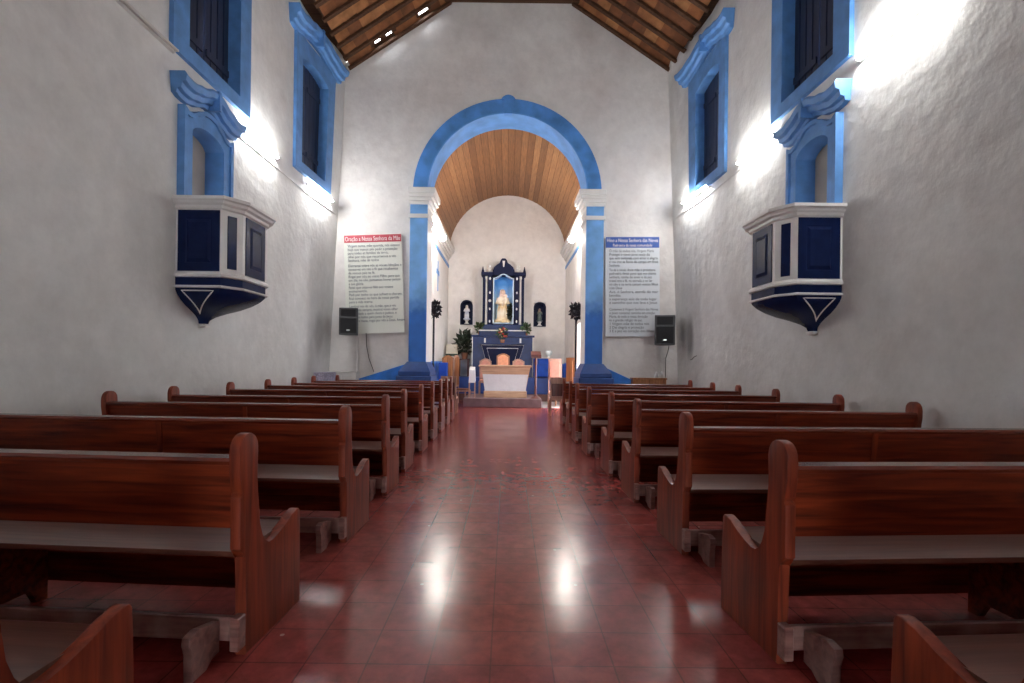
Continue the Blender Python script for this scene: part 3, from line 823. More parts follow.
# ------------------------------------------------------------------ pews
PD = .57
def end_profile():
    pts = [(.03, 0), (.03, .45), (.012, .475), (-.018, .50), (-.018, .735), (.0, .752), (-.018, .775), (-.028, .86)]
    c, r = (.045, .943), .075
    for k in range(15):
        a = math.radians(190 - k * 205 / 14)
        pts.append((c[0] + r * math.cos(a), c[1] + r * math.sin(a)))
    pts += [(.114, .87), (.112, .80), (.12, .72), (.13, .64), (.140, .57), (.155, .51), (.18, .47), (.215, .447), (.255, .443), (.31, .455), (.38, .485), (.45, .515), (.505, .532), (.527, .528), (.538, .51), (.536, .47), (.542, .3), (.55, 0)]
    return pts
PROF = end_profile()
def make_pew(s, L, label):
    """s = +1: runs to +x from the aisle end at x=0; y = 0 is the rear, +y the front"""
    root = thing('church_pew', label, 'pew', (0, 0, 0), 'wooden pews beside the aisle')
    X = lambda a, b: (min(s*a, s*b), max(s*a, s*b))
    def bb(x0, x1, *r, **k):
        a, b = X(x0, x1); return bx(a, b, *r, **k)
    for x0 in (0, L - .05):
        a, b = X(x0, x0 + .05)
        o = mk('end_panel', prism(NB(), PROF, 'x', a, b, .006), PEWV, root, 35)
    # cap rail with a rounded nose
    a, b = X(.045, L - .045)
    mk('top_rail', prism(NB(), [(-.022, .882), (-.026, .898), (-.018, .912), (.055, .915), (.066, .905), (.066, .888), (.05, .878)], 'x', a, b), PEWTOP, root, 40)
    bm = NB(); prism(bm, [(.008, .88), (.03, .88), (.058, .578), (.036, .578)], 'x', a, b)
    br = mk('backrest', bm, PEW, root)
    a2, b2 = X(L / 2 - .02, L / 2 + .02)
    mk('joint_batten', prism(NB(), [(-.002, .88), (.012, .88), (.040, .578), (.026, .578)], 'x', a2, b2), PEWV, root)
    bm = NB(); prism(bm, [(.06, .435), (.06, .46), (.485, .472), (.50, .468), (.50, .445)], 'x', a, b)
    mk('seat', bm, SEATW, root, 40)
    mk('front_apron', bb(.045, L - .045, .455, .48, .10, .44), PEW, root)
    mk('seat_support', prism(NB(), [(.06, 0), (.06, .43), (.455, .43), (.455, 0), (.40, 0), (.36, .08), (.16, .08), (.12, 0)], 'x', *X(L/2 - .02, L/2 + .02)), PEW, root)
    # kneeler carried behind the pew
    k = mk('kneeler', bb(.03, L - .04, .0, .028, .075, .185, bev=.005), KNEEL, root)
    for x in (.10, L / 2, L - .16):
        br_ = [(-.004, .03), (-.004, .17), (-.14, .205), (-.195, .195), (-.20, .165), (-.18, .12), (-.182, 0), (-.09, 0), (-.06, .03)]
        mk('kneeler_bracket', prism(NB(), br_, 'x', *X(x, x + .038), .004), KNEEL, k)
    mk('kneeler_block', bb(-.005, .04, -.03, .028, .045, .195, bev=.005), KNEEL, k)
    return root

RY = [1.12, 2.20, 3.46, 4.75, 5.87, 7.15, 8.30, 9.42, 10.60]
RX = [1.35, 1.245, 1.26, 1.25, 1.235, 1.18, 1.17, 1.2, 1.21]
LY = [1.13, 2.22, 3.62, 4.90, 5.95, 7.20, 8.35, 9.38, 10.34, 11.13]
LX = [1.30, 1.19, 1.185, 1.20, 1.235, 1.245, 1.255, 1.255, 1.26, 1.255]
RR = [4.0, 3.5, 2.5, .8, 0, 0, 0, 0, 0, 0]
ORD = ['pew nearest the camera, cut off by the photo edge', 'second pew from the camera', 'third pew from the camera', 'fourth pew from the camera', 'fifth pew from the camera',
       'sixth pew from the camera', 'seventh pew from the camera', 'eighth pew from the camera', 'ninth pew from the camera', 'pew closest to the altar']
protoR = make_pew(1, 2.79, '')
protoL = make_pew(-1, 2.87, '')
for i, (y, x) in enumerate(zip(RY, RX)):
    o = protoR if i == 0 else copy_tree(protoR)
    o.location = (x, y, 0); o.rotation_euler.z = math.radians(RR[i])
    o['label'] = 'varnished red-brown %s, right of the aisle' % ORD[i]
for i, (y, x) in enumerate(zip(LY, LX)):
    o = protoL if i == 0 else copy_tree(protoL)
    o.location = (-x, y, 0); o.rotation_euler.z = -math.radians(RR[i])
    o['label'] = 'varnished red-brown %s, left of the aisle' % ORD[i]
    if i == 9: o.scale.x = .92

# ------------------------------------------------------------------ banners
def banner(name_label, x0, x1, h0, h1, rot, base, head, headh, headlines, paras, y=11.955):
    cx, cz = (x0 + x1) / 2, h0
    root = thing('text_banner', name_label, 'banner', (cx, y, cz), 'prayer banners on the arch wall')
    w, H = x1 - x0, h1 - h0
    mk('sheet', bx(x0, x1, y - .02, y + .0, h0, h1), base, root)
    mk('header_band', bx(x0 + .01, x1 - .01, y - .026, y - .019, h1 - headh, h1 - .01), head, root)
    def text(name, body, size, xx, zz, m, align='LEFT', width=None, ls=1.0):
        cu = bpy.data.curves.new(name, 'FONT'); cu.body = body; cu.size = size; cu.align_x = align; cu.space_line = ls
        cu.extrude = .0015
        cu.materials.append(m)
        o = bpy.data.objects.new(name, cu); COL.objects.link(o); o.parent = root
        o.location = (xx - cx, -.028, zz - cz); o.rotation_euler = (PI/2, 0, 0)
        bpy.context.view_layer.update()
        k = width / o.dimensions.x if width and o.dimensions.x > 0 else 1
        me = bpy.data.meshes.new_from_object(o.evaluated_get(bpy.context.evaluated_depsgraph_get()))
        me.transform(Matrix.Diagonal((k, 1, 1, 1)))
        om = bpy.data.objects.new(name, me); COL.objects.link(om); om.parent = root
        om.location = o.location; om.rotation_euler = o.rotation_euler
        bpy.data.objects.remove(o)
        return om
    z = h1 - .035
    for (s, size, wd) in headlines:
        z -= size * .78
        text('heading_lettering', s, size, cx, z, PINKW, 'CENTER', wd * w); z -= size * .28
    for (fr, wd, ls, s) in paras:
        text('lettering', s, .088, x0 + .09, h1 - fr * H, INK, 'LEFT', wd * w, ls)
    root.rotation_euler.y = math.radians(rot)
    return root
banner('tall cream banner of prayer text with a red heading strip, hung beside the blue pier', -3.93, -2.52, 2.02, 4.43, -2.4, CREAM, RED, .19,
       [('Oração a Nossa Senhora da Mãe', .15, .95)],
       [(.125, .90, 1.0, 'Virgem santa, mãe querida, nós viemos\nhoje aos vossos pés pedir a proteção\npara todas as famílias da terra,\nolhai por nós que recorremos a vós\nSenhora, mãe de todos'),
        (.325, .92, 1.0, 'Derramai sobre nós as vossas bênçãos e\nconservai em nós a fé que recebemos\nde nossos pais na fé.\nRogai por nós ao vosso Filho, para que\num dia, no céu, possamos louvar juntos\na sua glória'),
        (.545, .92, 1.0, 'Fazei que sejamos fiéis aos vossos\nensinamentos.\nPedi por todos os que sofrem e choram,\nficai conosco na hora da nossa partida\npara a vida eterna'),
        (.735, .95, 1.0, 'Lembrai vos de nós, ó mãe, que a vós\nclamamos sempre, mostrai vosso olhar\nde bondade a quem chora e padece, e\nlevai nos todos para junto de Jesus\nSenhora nossa, rogai por nós a Deus. Amém')])
banner('tall pale banner of hymn text with a blue heading strip, hung beside the blue pier', 2.38, 3.70, 2.02, 4.45, -.8, PALEB, PBLUE, .27,
       [('Hino a Nossa Senhora das Neves', .125, .94), ('Padroeira da nossa comunidade', .095, .72)],
       [(.155, .90, 1.0, 'Ó mãe de todos nós, Virgem Maria\nProtegei o vosso povo neste dia\nque vem cantando com amor e alegria\ne vos traz as flores do campo em festa\nSenhora'),
        (.345, .90, 1.0, 'Tu és a nossa doce mãe e protetora\npadroeira deste povo que vos chama\nsenhora, rainha do amor e da paz\ntrazei nos a fé, na estrada e no lar\nno céu e na terra cantam vossos filhos\ncom Deus'),
        (.565, .90, 1.0, 'Ave, ó Senhora, estrela do mar\nbendita\na esperança sois de todo lugar\ne caminho que nos leva a Jesus'),
        (.74, .90, 1.0, 'Cantemos à Virgem Senhora das Neves\no povo contente caminha em oração\nMaria, és toda a nossa devoção\nés o grande refúgio de paz'),
        (.885, .82, 1.0, '1 Virgem mãe de todos nós\n2 Dai alegria e proteção\n3 E a paz no coração dos filhos')])

# ------------------------------------------------------------------ speakers, conduits, cables
def speaker(x, y, h0, w, H, dep, rz, label):
    root = thing('loudspeaker', label, 'speaker', (0, 0, 0), 'black loudspeakers by the nave corners')
    bm = NB(); prism(bm, [(-w/2, 0), (w/2, 0), (w/2*.72, dep), (-w/2*.72, dep)], 'z', 0, H, .012)
    mk('cabinet', bm, GREYP, root)
    mk('grille', bx(-w/2 + .03, w/2 - .03, -.012, .003, .04, H * .62, bev=.008), MESHB, root)
    bm = NB()
    fr = [(-w/2 + .05, H*.68), (w/2 - .05, H*.68), (w/2 - .05, H*.94), (-w/2 + .05, H*.94)]
    ins = [(-.06, H*.76), (.06, H*.76), (.06, H*.87), (-.06, H*.87)]
    A = [bm.verts.new((a, -.006, b)) for a, b in fr]; B = [bm.verts.new((a, -.005 + .0, b)) for a, b in ins]
    A0 = [bm.verts.new((a, .003, b)) for a, b in fr]
    for i in range(4):
        bm.faces.new((A[i], A[(i+1) % 4], B[(i+1) % 4], B[i])); bm.faces.new((A0[i], A0[(i+1) % 4], A[(i+1) % 4], A[i]))
    bm.faces.new(B)
    mk('horn', bm, MESHB, root)
    bm = NB(); pts = [(.045 * math.cos(2*PI*k/14), H*.17 + .018 * math.sin(2*PI*k/14)) for k in range(14)]
    prism(bm, pts, 'y', -.02, -.011); mk('badge', bm, SILVER, root)
    mk('wall_bracket', bx(-.04, .04, dep - .01, dep + .235, H*.4, H*.6), BLACK, root)
    root.location = (x, y, h0); root.rotation_euler.z = rz
speaker(-3.72, 11.42, 1.95, .43, .63, .34, math.radians(5), 'black loudspeaker beside the cream red-headed banner')
speaker(3.66, 11.42, 1.80, .46, .70, .34, math.radians(-12), 'black loudspeaker beside the pale blue-headed banner')
single('conduit_pipe', tube(NB(), [(-3.66, 11.96, 1.05), (-3.66, 11.96, 2.1)], .03, 8), COND, 'white vertical pipe under the loudspeaker by the red-headed banner', 'pipe')
single('speaker_cable', tube(NB(), [(-3.45, 11.93, 2.02), (-3.44, 11.95, 1.7), (-3.38, 11.96, 1.4), (-3.26, 11.965, 1.08)], .008, 6), CABLE, 'thin black cable hanging from the loudspeaker by the red-headed banner', 'cable')
single('speaker_cable', tube(NB(), [(3.86, 11.72, 1.82), (3.87, 11.8, 1.7), (3.86, 11.95, 1.5), (3.86, 11.965, 1.02)], .008, 6), CABLE, 'thin black cable hanging from the loudspeaker by the blue-headed banner', 'cable')
single('wall_hook', tube(NB(), [W(1, 10.75, 1.55, .0), W(1, 10.75, 1.52, .06), W(1, 10.78, 1.47, .09), W(1, 10.85, 1.46, .1)], .008, 6), CABLE, 'small bent dark hook on the white wall near the loudspeaker, blue banner side', 'hook')

# corner furniture
bm = bx(-4.30, -3.62, 11.74, 11.97, 0, 1.06, bev=.008)
r = thing('low_cabinet', 'low white cabinet in the corner under the loudspeaker by the red-headed banner', 'cabinet', (-3.96, 11.85, 0))
mk('cabinet_body', bm, TRIMW, r); mk('cabinet_top', bx(-4.32, -3.60, 11.72, 11.975, 1.06, 1.085, bev=.004), TRIMW, r)
for x0 in (-4.27, -3.95): mk('door', bx(x0, x0 + .3, 11.722, 11.742, .1, 1.0, bev=.004), TRIMW, r)
r = thing('side_table', 'narrow side table against the wall under a lilac cloth, left corner', 'table', (-4.23, 11.3, 0))
mk('table_top', bx(-4.34, -4.1, 10.95, 11.68, 1.02, 1.05, bev=.004), PINE, r)
for yy in (10.98, 11.6):
    for xx in (-4.33, -4.15): mk('leg', bx(xx, xx + .04, yy, yy + .04, 0, 1.02), PINE, r)
bm = NB(); box(bm, -4.345, -4.085, 10.94, 11.685, 1.05, 1.07, bev=.004); box(bm, -4.345, -4.085, 10.93, 10.942, .8, 1.07); box(bm, -4.095, -4.083, 10.94, 11.685, .8, 1.06)
single('table_cloth', bm, LILAC, 'lilac patterned cloth over the narrow side table in the left corner', 'tablecloth')
r = thing('wooden_bench', 'low brown wooden bench box against the arch wall below the blue-headed banner', 'bench', (3.45, 11.85, 0))
mk('bench_front', bx(3.02, 3.82, 11.76, 11.78, .05, .98, bev=.004), BROWN, r); mk('bench_top', bx(3.0, 3.84, 11.75, 11.975, .98, 1.02, bev=.005), BROWN, r)
for x in (3.02, 3.80): mk('bench_side', bx(x, x + .02, 11.78, 11.97, 0, .98), BROWN, r)
for k, (x, lb) in enumerate(((3.56, 'bent white slip of paper on the brown bench, one nearer the blue pier'), (3.68, 'bent white slip of paper on the brown bench, one nearer the corner'))):
    bm = NB(); prism(bm, [(x, 1.02), (x + .02, 1.02), (x + .05, 1.14), (x + .075, 1.02), (x + .095, 1.02), (x + .06, 1.17), (x + .04, 1.17)], 'y', 11.80, 11.9)
    single('paper_slip', bm, CLOTHW, lb, 'paper')

# ------------------------------------------------------------------ altar wall: base, mensa, retable
AX = -.18
r = thing('high_altar', 'blue painted high altar base with white edges against the chancel back wall', 'altar', (AX, 17.85, .82))
mk('base_block', bx(AX - 1.08, AX + 1.08, 17.4, YC - .01, .82, 2.24, bev=.006), ALTB, r)
mk('cornice', bx(AX - 1.13, AX + 1.13, 17.36, YC - .01, 2.24, 2.31, bev=.012), ALTB, r)
for s in (-1, 1):
    xs = sorted((AX + s * 1.09, AX + s * 1.06)); mk('edge_strip', bx(xs[0], xs[1], 17.385, 17.40, .82, 2.24), TRIMW, r)
    xs = sorted((AX + s * .66, AX + s * .60)); mk('edge_strip', bx(xs[0], xs[1], 17.385, 17.40, 1.95, 2.2), TRIMW, r)
m0 = NB(); prism(m0, [(AX - .74, 1.97), (AX + .74, 1.97), (AX + .46, 1.0), (AX - .46, 1.0)], 'y', 17.25, 17.42, .01)
mk('sarcophagus_front', m0, ALTBD, r)
mk('mensa_slab', bx(AX - .8, AX + .8, 17.2, 17.42, 1.97, 2.03, bev=.01), ALTB, r)
pts = [(AX - .55, 17.245, 1.84), (AX + .55, 17.245, 1.84), (AX + .36, 17.245, 1.15), (AX - .36, 17.245, 1.15)]
mk('white_line', tube(NB(), pts, .014, 6, closed=True), TRIMW, r)
pts = [(AX - .745, 17.245, 1.955), (AX + .745, 17.245, 1.955), (AX + .47, 17.245, 1.02), (AX - .47, 17.245, 1.02)]
mk('white_line', tube(NB(), pts, .010, 6, closed=True), TRIMW, r)
mk('upper_step', bx(AX - .86, AX + .82, 17.62, YC - .01, 2.31, 2.50, bev=.008), ALTB, r)
mk('step_edge', bx(AX - .87, AX + .83, 17.60, 17.63, 2.47, 2.51), TRIMW, r)

RXc = AX + .0
r = thing('retable', 'dark blue altarpiece with crested top and white columns standing on the altar base', 'retable', (RXc, 18.1, 2.5))
def arch_pts(w, h0, h1, rise, n=12, shoulder=.0):
    pts = [(RXc - w, h0), (RXc + w, h0)]
    for k in range(n + 1):
        u = 1 - 2 * k / n
        pts.append((RXc + w * u, h1 + rise * (math.cos(u * PI) * .5 + .5)))
    return pts
mk('predella_block', bx(RXc - .80, RXc + .80, 17.78, YC - .01, 2.5, 2.72, bev=.01), ALTB, r)
mk('back_board', bx(RXc - .72, RXc + .72, 18.25, YC - .01, 2.7, 4.62), ALTBD, r)
for s in (-1, 1):
    # side bay: outer post, white column, inner post
    for (a, b, y0, m, nm) in ((.70, .80, 17.95, ALTBD, 'outer_post'), (.43, .60, 17.84, ALTBD, 'inner_post')):
        xs = sorted((RXc + s * a, RXc + s * b)); mk(nm, bx(xs[0], xs[1], y0, 18.3, 2.72, 4.55, bev=.01), m, r)
    bm = NB(); lathe(bm, [(.05, 2.72), (.06, 2.76), (.05, 2.82), (.045, 3.5), (.04, 4.4), (.055, 4.44), (.06, 4.5), (.05, 4.53)], (RXc + s * .65, 17.96, 0), 14)
    mk('column', bm, TRIMW, r, 40)
    xs = sorted((RXc + s * .38, RXc + s * .86)); mk('entablature', bx(xs[0], xs[1], 17.80, 18.3, 4.53, 4.66, bev=.02), ALTBD, r)
    for h in (3.3, 3.6, 3.9):
        bm = NB(); sphere(bm, (RXc + s * .515, 17.84, h), .035 if h != 3.6 else .06, 1, .5, 1.4 if h != 3.6 else .9, 10); mk('rosette', bm, TRIMW, r, 60)
    for h in (2.84, 4.42):
        bm = NB(); sphere(bm, (RXc + s * .515, 17.84, h), .035, 1, .5, 1.6, 10); mk('rosette', bm, TRIMW, r, 60)
    bm = NB(); lathe(bm, [(.03, 4.66), (.05, 4.7), (.10, 4.76), (.10, 4.80), (.05, 4.84), (.075, 4.9), (.03, 4.95)], (RXc + s * .56, 17.95, 0), 14); mk('urn', bm, TRIMW, r, 40)
    bm = NB(); lathe(bm, [(.06, 4.66), (.05, 4.72), (.03, 4.78), (.012, 4.88)], (RXc + s * .80, 17.95, 0), 10); mk('pinnacle', bm, ALTBD, r, 40)
# crest over the niche
pts = [(RXc - .44, 4.55), (RXc + .44, 4.55), (RXc + .42, 4.72), (RXc + .36, 4.86), (RXc + .26, 4.95), (RXc + .15, 5.0), (RXc + .12, 5.12), (RXc + .06, 5.18), (RXc - .06, 5.18), (RXc - .12, 5.12), (RXc - .15, 5.0), (RXc - .26, 4.95), (RXc - .36, 4.86), (RXc - .42, 4.72)]
mk('crest', prism(NB(), pts, 'y', 17.86, 18.2, .012), ALTBD, r)
bm = NB(); prism(bm, [(RXc - .05, 5.08), (RXc + .05, 5.08), (RXc + .02, 4.86), (RXc - .02, 4.86)], 'y', 17.835, 17.865); mk('crest_drop', bm, TRIMW, r)
# niche frame (white line) and painted back
ap = arch_pts(.40, 2.76, 4.44, .16)
ip = arch_pts(.36, 2.80, 4.42, .15)
bm = NB()
A = [bm.verts.new((x, 17.83, z)) for x, z in ap]; B = [bm.verts.new((x, 17.83, z)) for x, z in ip]; Bb = [bm.verts.new((x, 18.2, z)) for x, z in ip]; Ab = [bm.verts.new((x, 17.9, z)) for x, z in ap]
n_ = len(ap)
for i in range(n_):
    j = (i + 1) % n_
    bm.faces.new((A[i], A[j], B[j], B[i])); bm.faces.new((B[i], B[j], Bb[j], Bb[i])); bm.faces.new((A[i], A[j], Ab[j], Ab[i]))
mk('niche_frame', bm, mat('niche_frame_pale', (.55, .68, .80), .5), r)
bm = NB(); prism(bm, arch_pts(.38, 2.76, 4.44, .16), 'y', 18.19, 18.24); mk('niche_back', bm, sky_panel_mat(), r)
bm = NB(); leaves(bm, (RXc + .27, 17.98, 3.2), .085, 220, .1, .3, 4.2); mk('painted_foliage', bm, LEAFD, r)

def statue_bm(bm, c, H, child=True):
    """robed standing figure holding a child, one closed surface after remeshing"""
    k = H / 1.0
    P = lambda x, y, z: (c[0] + x*k, c[1] + y*k, c[2] + z*k)
    lathe(bm, [(.20*k, 0), (.23*k, .03*k), (.22*k, .08*k), (.15*k, .13*k), (.155*k, .2*k), (.15*k, .38*k), (.125*k, .52*k), (.125*k, .62*k), (.14*k, .72*k), (.10*k, .78*k), (.045*k, .82*k), (.04*k, .86*k)], c, 36, 1, .75, .05, 9)
    sphere(bm, P(0, -.01, .905), .062*k, .9, 1, 1.2, 14)
    sphere(bm, P(0, -.075, .9), .012*k, 1, 1, 1.3, 8)
    lathe(bm, [(.11*k, .70*k), (.095*k, .80*k), (.085*k, .9*k), (.07*k, .97*k), (.02*k, .995*k)], (c[0], c[1] + .035*k, c[2]), 20, 1, .7)
    tube(bm, [P(-.13, 0, .72), P(-.17, -.05, .58), P(-.05, -.15, .54)], [.05*k, .05*k, .035*k], 10)
    tube(bm, [P(.13, 0, .72), P(.18, -.05, .58), P(.07, -.15, .56)], [.05*k, .05*k, .035*k], 10)
    if child:
        tube(bm, [P(.09, -.13, .55), P(.10, -.13, .72)], [.06*k, .045*k], 10)
        sphere(bm, P(.10, -.14, .77), .045*k, .95, 1, 1.15, 12)
        tube(bm, [P(.09, -.14, .56), P(.03, -.17, .46)], [.035*k, .02*k], 8)
        tube(bm, [P(.08, -.14, .69), P(-.01, -.16, .64)], [.025*k, .018*k], 8)
    # cloud-like pedestal
    for a in range(8):
        t = 2*PI*a/8
        sphere(bm, P(.17*math.cos(t), .12*math.sin(t), .04), .075*k, 1, 1, .8, 10)
def statue(name, loc, H, m, label, cat, child=True):
    bm = NB(); statue_bm(bm, (0, 0, 0), H, child)
    o = mk(name, bm, m, None, 60); o.location = loc
    md = o.modifiers.new('one_skin', 'REMESH'); md.mode = 'VOXEL'; md.voxel_size = H * .011; md.use_smooth_shade = True
    return tag(o, label, cat)
r.scale = (.95, 1, .985)
statue('saint_statue', (RXc - .03, 18.02, 2.80), 1.24, statue_mat('gilded_statue', (.90, .82, .68), (.80, .58, .46), (.72, .50, .22)), 'cream and gold robed statue holding a child, in the tall altarpiece niche', 'statue')

# side niches
for (x, h0, lab, sm_, sl) in ((-1.56, 2.74, 'left', 0, ''), (1.19, 2.70, 'right', 1, '')):
    nm = 'wall_niche'
    r = thing(nm, 'small dark blue arched wall niche, %s' % ('on the potted plant side of the altarpiece' if x < 0 else 'on the glass bowl side of the altarpiece'), 'niche', (x, YC, h0), 'niches flanking the altarpiece')
    pts = [(x - .235, h0), (x + .235, h0)] + [(x + .235 * math.cos(PI*k/14), h0 + .70 + .23 * math.sin(PI*k/14)) for k in range(15)]
    pin = [(x - .20, h0 + .03), (x + .20, h0 + .03)] + [(x + .20 * math.cos(PI*k/14), h0 + .70 + .195 * math.sin(PI*k/14)) for k in range(15)]
    bm = NB()
    y0 = YC - .02
    A = [bm.verts.new((a, y0, b)) for a, b in pts]; B = [bm.verts.new((a, y0, b)) for a, b in pin]; Bb = [bm.verts.new((a, YC + .24, b)) for a, b in pin]; Ab = [bm.verts.new((a, YC + .002, b)) for a, b in pts]
    for i in range(len(pts)):
        j = (i + 1) % len(pts)
        bm.faces.new((A[i], A[j], B[j], B[i])); bm.faces.new((B[i], B[j], Bb[j], Bb[i])); bm.faces.new((A[i], A[j], Ab[j], Ab[i]))
    bm.faces.new(Bb)
    mk('niche_shell', bm, ALTBD, r)
    mk('pedestal', lathe(NB(), [(.09, 0), (.09, .03), (.05, .06), (.05, .12), (.085, .15), (.085, .17)], (x, YC + .11, h0 + .03), 14), TRIMW, r, 40)
    if x < 0: statue('small_statue', (x, YC + .11, h0 + .20), .56, statue_mat('white_statue', (.75, .75, .78), (.7, .6, .55), (.45, .5, .65)), 'small white robed statue in the arched niche on the potted plant side', 'statue', False)
    else: statue('small_statue', (x, YC + .11, h0 + .20), .50, statue_mat('dim_statue', (.10, .14, .12), (.35, .25, .2), (.07, .09, .10)), 'small dim green robed statue in the arched niche on the glass bowl side', 'statue', False)

# plants and flowers
def potted(x, y, z, rad, hgt, n, size, label, cat, m=LEAF, pot=TERRA, potr=.07, poth=.13, blossoms=None, name='potted_plant'):
    r = thing(name, label, cat, (x, y, z))
    mk('pot', lathe(NB(), [(potr*.7, 0), (potr, poth*.9), (potr*1.08, poth), (potr*.9, poth)], (x, y, z), 16), pot, r, 40)
    bm = NB(); leaves(bm, (x, y, z + poth + hgt*.5), rad, n, size, .35, hgt / (2*rad)); 
    for _ in range(5): tube(bm, [(x, y, z + poth*.6), (x + random.uniform(-.5,.5)*rad, y, z + poth + hgt*.5)], .006, 5)
    mk('foliage', bm, m, r)
    if blossoms:
        for mm, k in blossoms:
            b = NB()
            for _ in range(k):
                a = random.uniform(0, 2*PI); q = random.uniform(.2, .9)
                sphere(b, (x + rad*q*math.cos(a), y - rad*.6*abs(math.sin(a)), z + poth + hgt*random.uniform(.2, .95)), random.uniform(.03, .05), 1, 1, .8, 8)
            mk('blossoms', b, mm, r, 60)
potted(-1.02, 17.75, 2.31, .15, .3, 110, .12, 'small potted plant on the altar base, at the potted plant side of the retable', 'plant')
potted(.66, 17.75, 2.31, .15, .3, 110, .12, 'small potted plant on the altar base, at the ambo side of the retable', 'plant')
potted(-.19, 17.33, 2.03, .17, .42, 130, .1, 'bouquet of red and cream flowers in the middle of the high altar', 'flowers', LEAF, TERRA, .09, .12, [(ROSE, 9), (YEL, 8)], 'flower_bouquet')
r = thing('plant_stand', 'dark wooden stand under the large leafy plant left of the high altar', 'stand', (-1.58, 17.7, .82))
mk('stand_top', bx(-1.78, -1.38, 17.5, 17.9, 1.42, 1.46, bev=.006), REDW, r)
for sx in (-1.76, -1.44):
    for sy in (17.53, 17.83): mk('leg', bx(sx, sx + .04, sy, sy + .04, .82, 1.42), REDW, r)
potted(-1.55, 17.7, 1.46, .27, .72, 200, .2, 'large dark leafy potted plant on a stand left of the high altar', 'plant', LEAFD, TERRA, .13, .22)
# cream slatted basket on a dark stand
r = thing('basket_stand', 'dark low stand under the cream slatted basket', 'stand', (-2.0, 17.5, .25))
mk('stand_top', bx(-2.2, -1.78, 17.3, 17.65, 1.55, 1.63, bev=.006), LEAFD, r)
for sx in (-2.18, -1.84):
    for sy in (17.33, 17.58): mk('leg', bx(sx, sx + .04, sy, sy + .04, .82 if sx > -1.9 else .25, 1.55), REDW, r)
bm = NB()
for k in range(14):
    x = -2.17 + k * .028; box(bm, x, x + .018, 17.36, 17.37, 1.63, 1.95); box(bm, x, x + .018, 17.58, 17.59, 1.63, 1.95)
box(bm, -2.18, -1.79, 17.355, 17.595, 1.63, 1.66); box(bm, -2.18, -1.79, 17.355, 17.375, 1.92, 1.96); box(bm, -2.18, -1.79, 17.575, 17.595, 1.92, 1.96)
box(bm, -2.18, -2.165, 17.36, 17.59, 1.63, 1.95); box(bm, -1.805, -1.79, 17.36, 17.59, 1.63, 1.95)
single('slatted_basket', bm, mat('cream_slats', (.70, .64, .52), .6), 'cream slatted basket standing left of the large leafy plant', 'basket')

# free-standing altar table on the dais
r = thing('altar_table', 'pale wooden altar table with flared sides and white front cloth on the dais', 'altar', (-.06, 15.25, .27))
c = -.06
mk('table_top', bx(c - .82, c + .80, 14.92, 15.62, 1.20, 1.262, bev=.012), TAN, r)
bm = NB()
def taper(bm, w0, z0, w1, z1, y0, y1, y2, y3):
    A = [bm.verts.new(p) for p in ((c - w0, y0, z0), (c + w0, y0, z0), (c + w0, y3, z0), (c - w0, y3, z0))]
    B = [bm.verts.new(p) for p in ((c - w1, y1, z1), (c + w1, y1, z1), (c + w1, y2, z1), (c - w1, y2, z1))]
    for i in range(4): bm.faces.new((A[i], A[(i+1) % 4], B[(i+1) % 4], B[i]))
    bm.faces.new(A[::-1]); bm.faces.new(B)
taper(bm, .62, .46, .76, 1.20, 15.02, 14.98, 15.56, 15.5)
mk('body', bm, TAN, r)
bm = NB(); box(bm, c - .66, c + .66, 14.98, 15.54, .27, .46, bev=.01); mk('base', bm, TAN, r)
bm = NB(); taper(bm, .625, .47, .695, .98, 15.0, 14.975, 15.3, 15.3); mk('front_cloth', bm, CLOTHW, r)

def chair(name, label, loc, rz, w, hb, pad, frame, arms=True, d=.46, seat_h=.45, padlow=.55, arched=True, group=None):
    r = thing(name, label, 'chair', (0, 0, 0), group)
    for sx in (-1, 1):
        x = sx * (w/2 - .02)
        mk('leg', bx(x - .02, x + .02, -d/2, -d/2 + .04, 0, seat_h, bev=.004), frame, r)
        mk('leg', bx(x - .02, x + .02, d/2 - .04, d/2, 0, seat_h, bev=.004), frame, r)
        mk('back_post', bx(x - .02, x + .02, d/2 - .04, d/2, seat_h, hb - .08, bev=.004), frame, r)
        if arms:
            mk('arm', bx(x - .02, x + .02, -d/2 + .05, d/2 - .02, seat_h + .20, seat_h + .235, bev=.006), frame, r)
            mk('arm_post', bx(x - .018, x + .018, -d/2 + .06, -d/2 + .10, seat_h, seat_h + .2), frame, r)
    mk('seat_frame', bx(-w/2, w/2, -d/2, d/2, seat_h - .06, seat_h, bev=.005), frame, r)
    mk('seat', bx(-w/2 + .02, w/2 - .02, -d/2 + .01, d/2 - .05, seat_h, seat_h + .05, bev=.02, seg=2), pad, r)
    top = []
    for k in range(11):
        u = -1 + .2 * k; top.append((u * w/2, hb - .10 + (.10 * (1 - u*u) if arched else .10)))
    mk('top_rail', prism(NB(), [(-w/2, hb - .16), (-w/2 + .04, hb - .16)] + [(w/2 - .04, hb - .16), (w/2, hb - .16)] + top[::-1], 'y', d/2 - .045, d/2, .004), frame, r)
    ptop = [(u * (w/2 - .045), hb - .14 + (.09 * (1 - u*u) if arched else .05)) for u in [-1 + .2*k for k in range(11)]]
    mk('back_pad', prism(NB(), [(-w/2 + .045, padlow), (w/2 - .045, padlow)] + ptop[::-1], 'y', d/2 - .065, d/2 - .01, .01), pad, r)
    mk('lower_rail', bx(-w/2, w/2, d/2 - .04, d/2, padlow - .06, padlow, bev=.004), frame, r)
    r.location = loc; r.rotation_euler.z = rz
    return r
chair('celebrant_chair', 'tall peach-backed armchair in the middle behind the altar table', (-.15, 16.35, .27), 0, .44, 1.38, PEACH, BROWN)
chair('altar_chair', 'peach-backed chair behind the altar table, on the white lectern side', (-.74, 16.3, .27), 0, .40, 1.20, PEACHP, PINE, False)
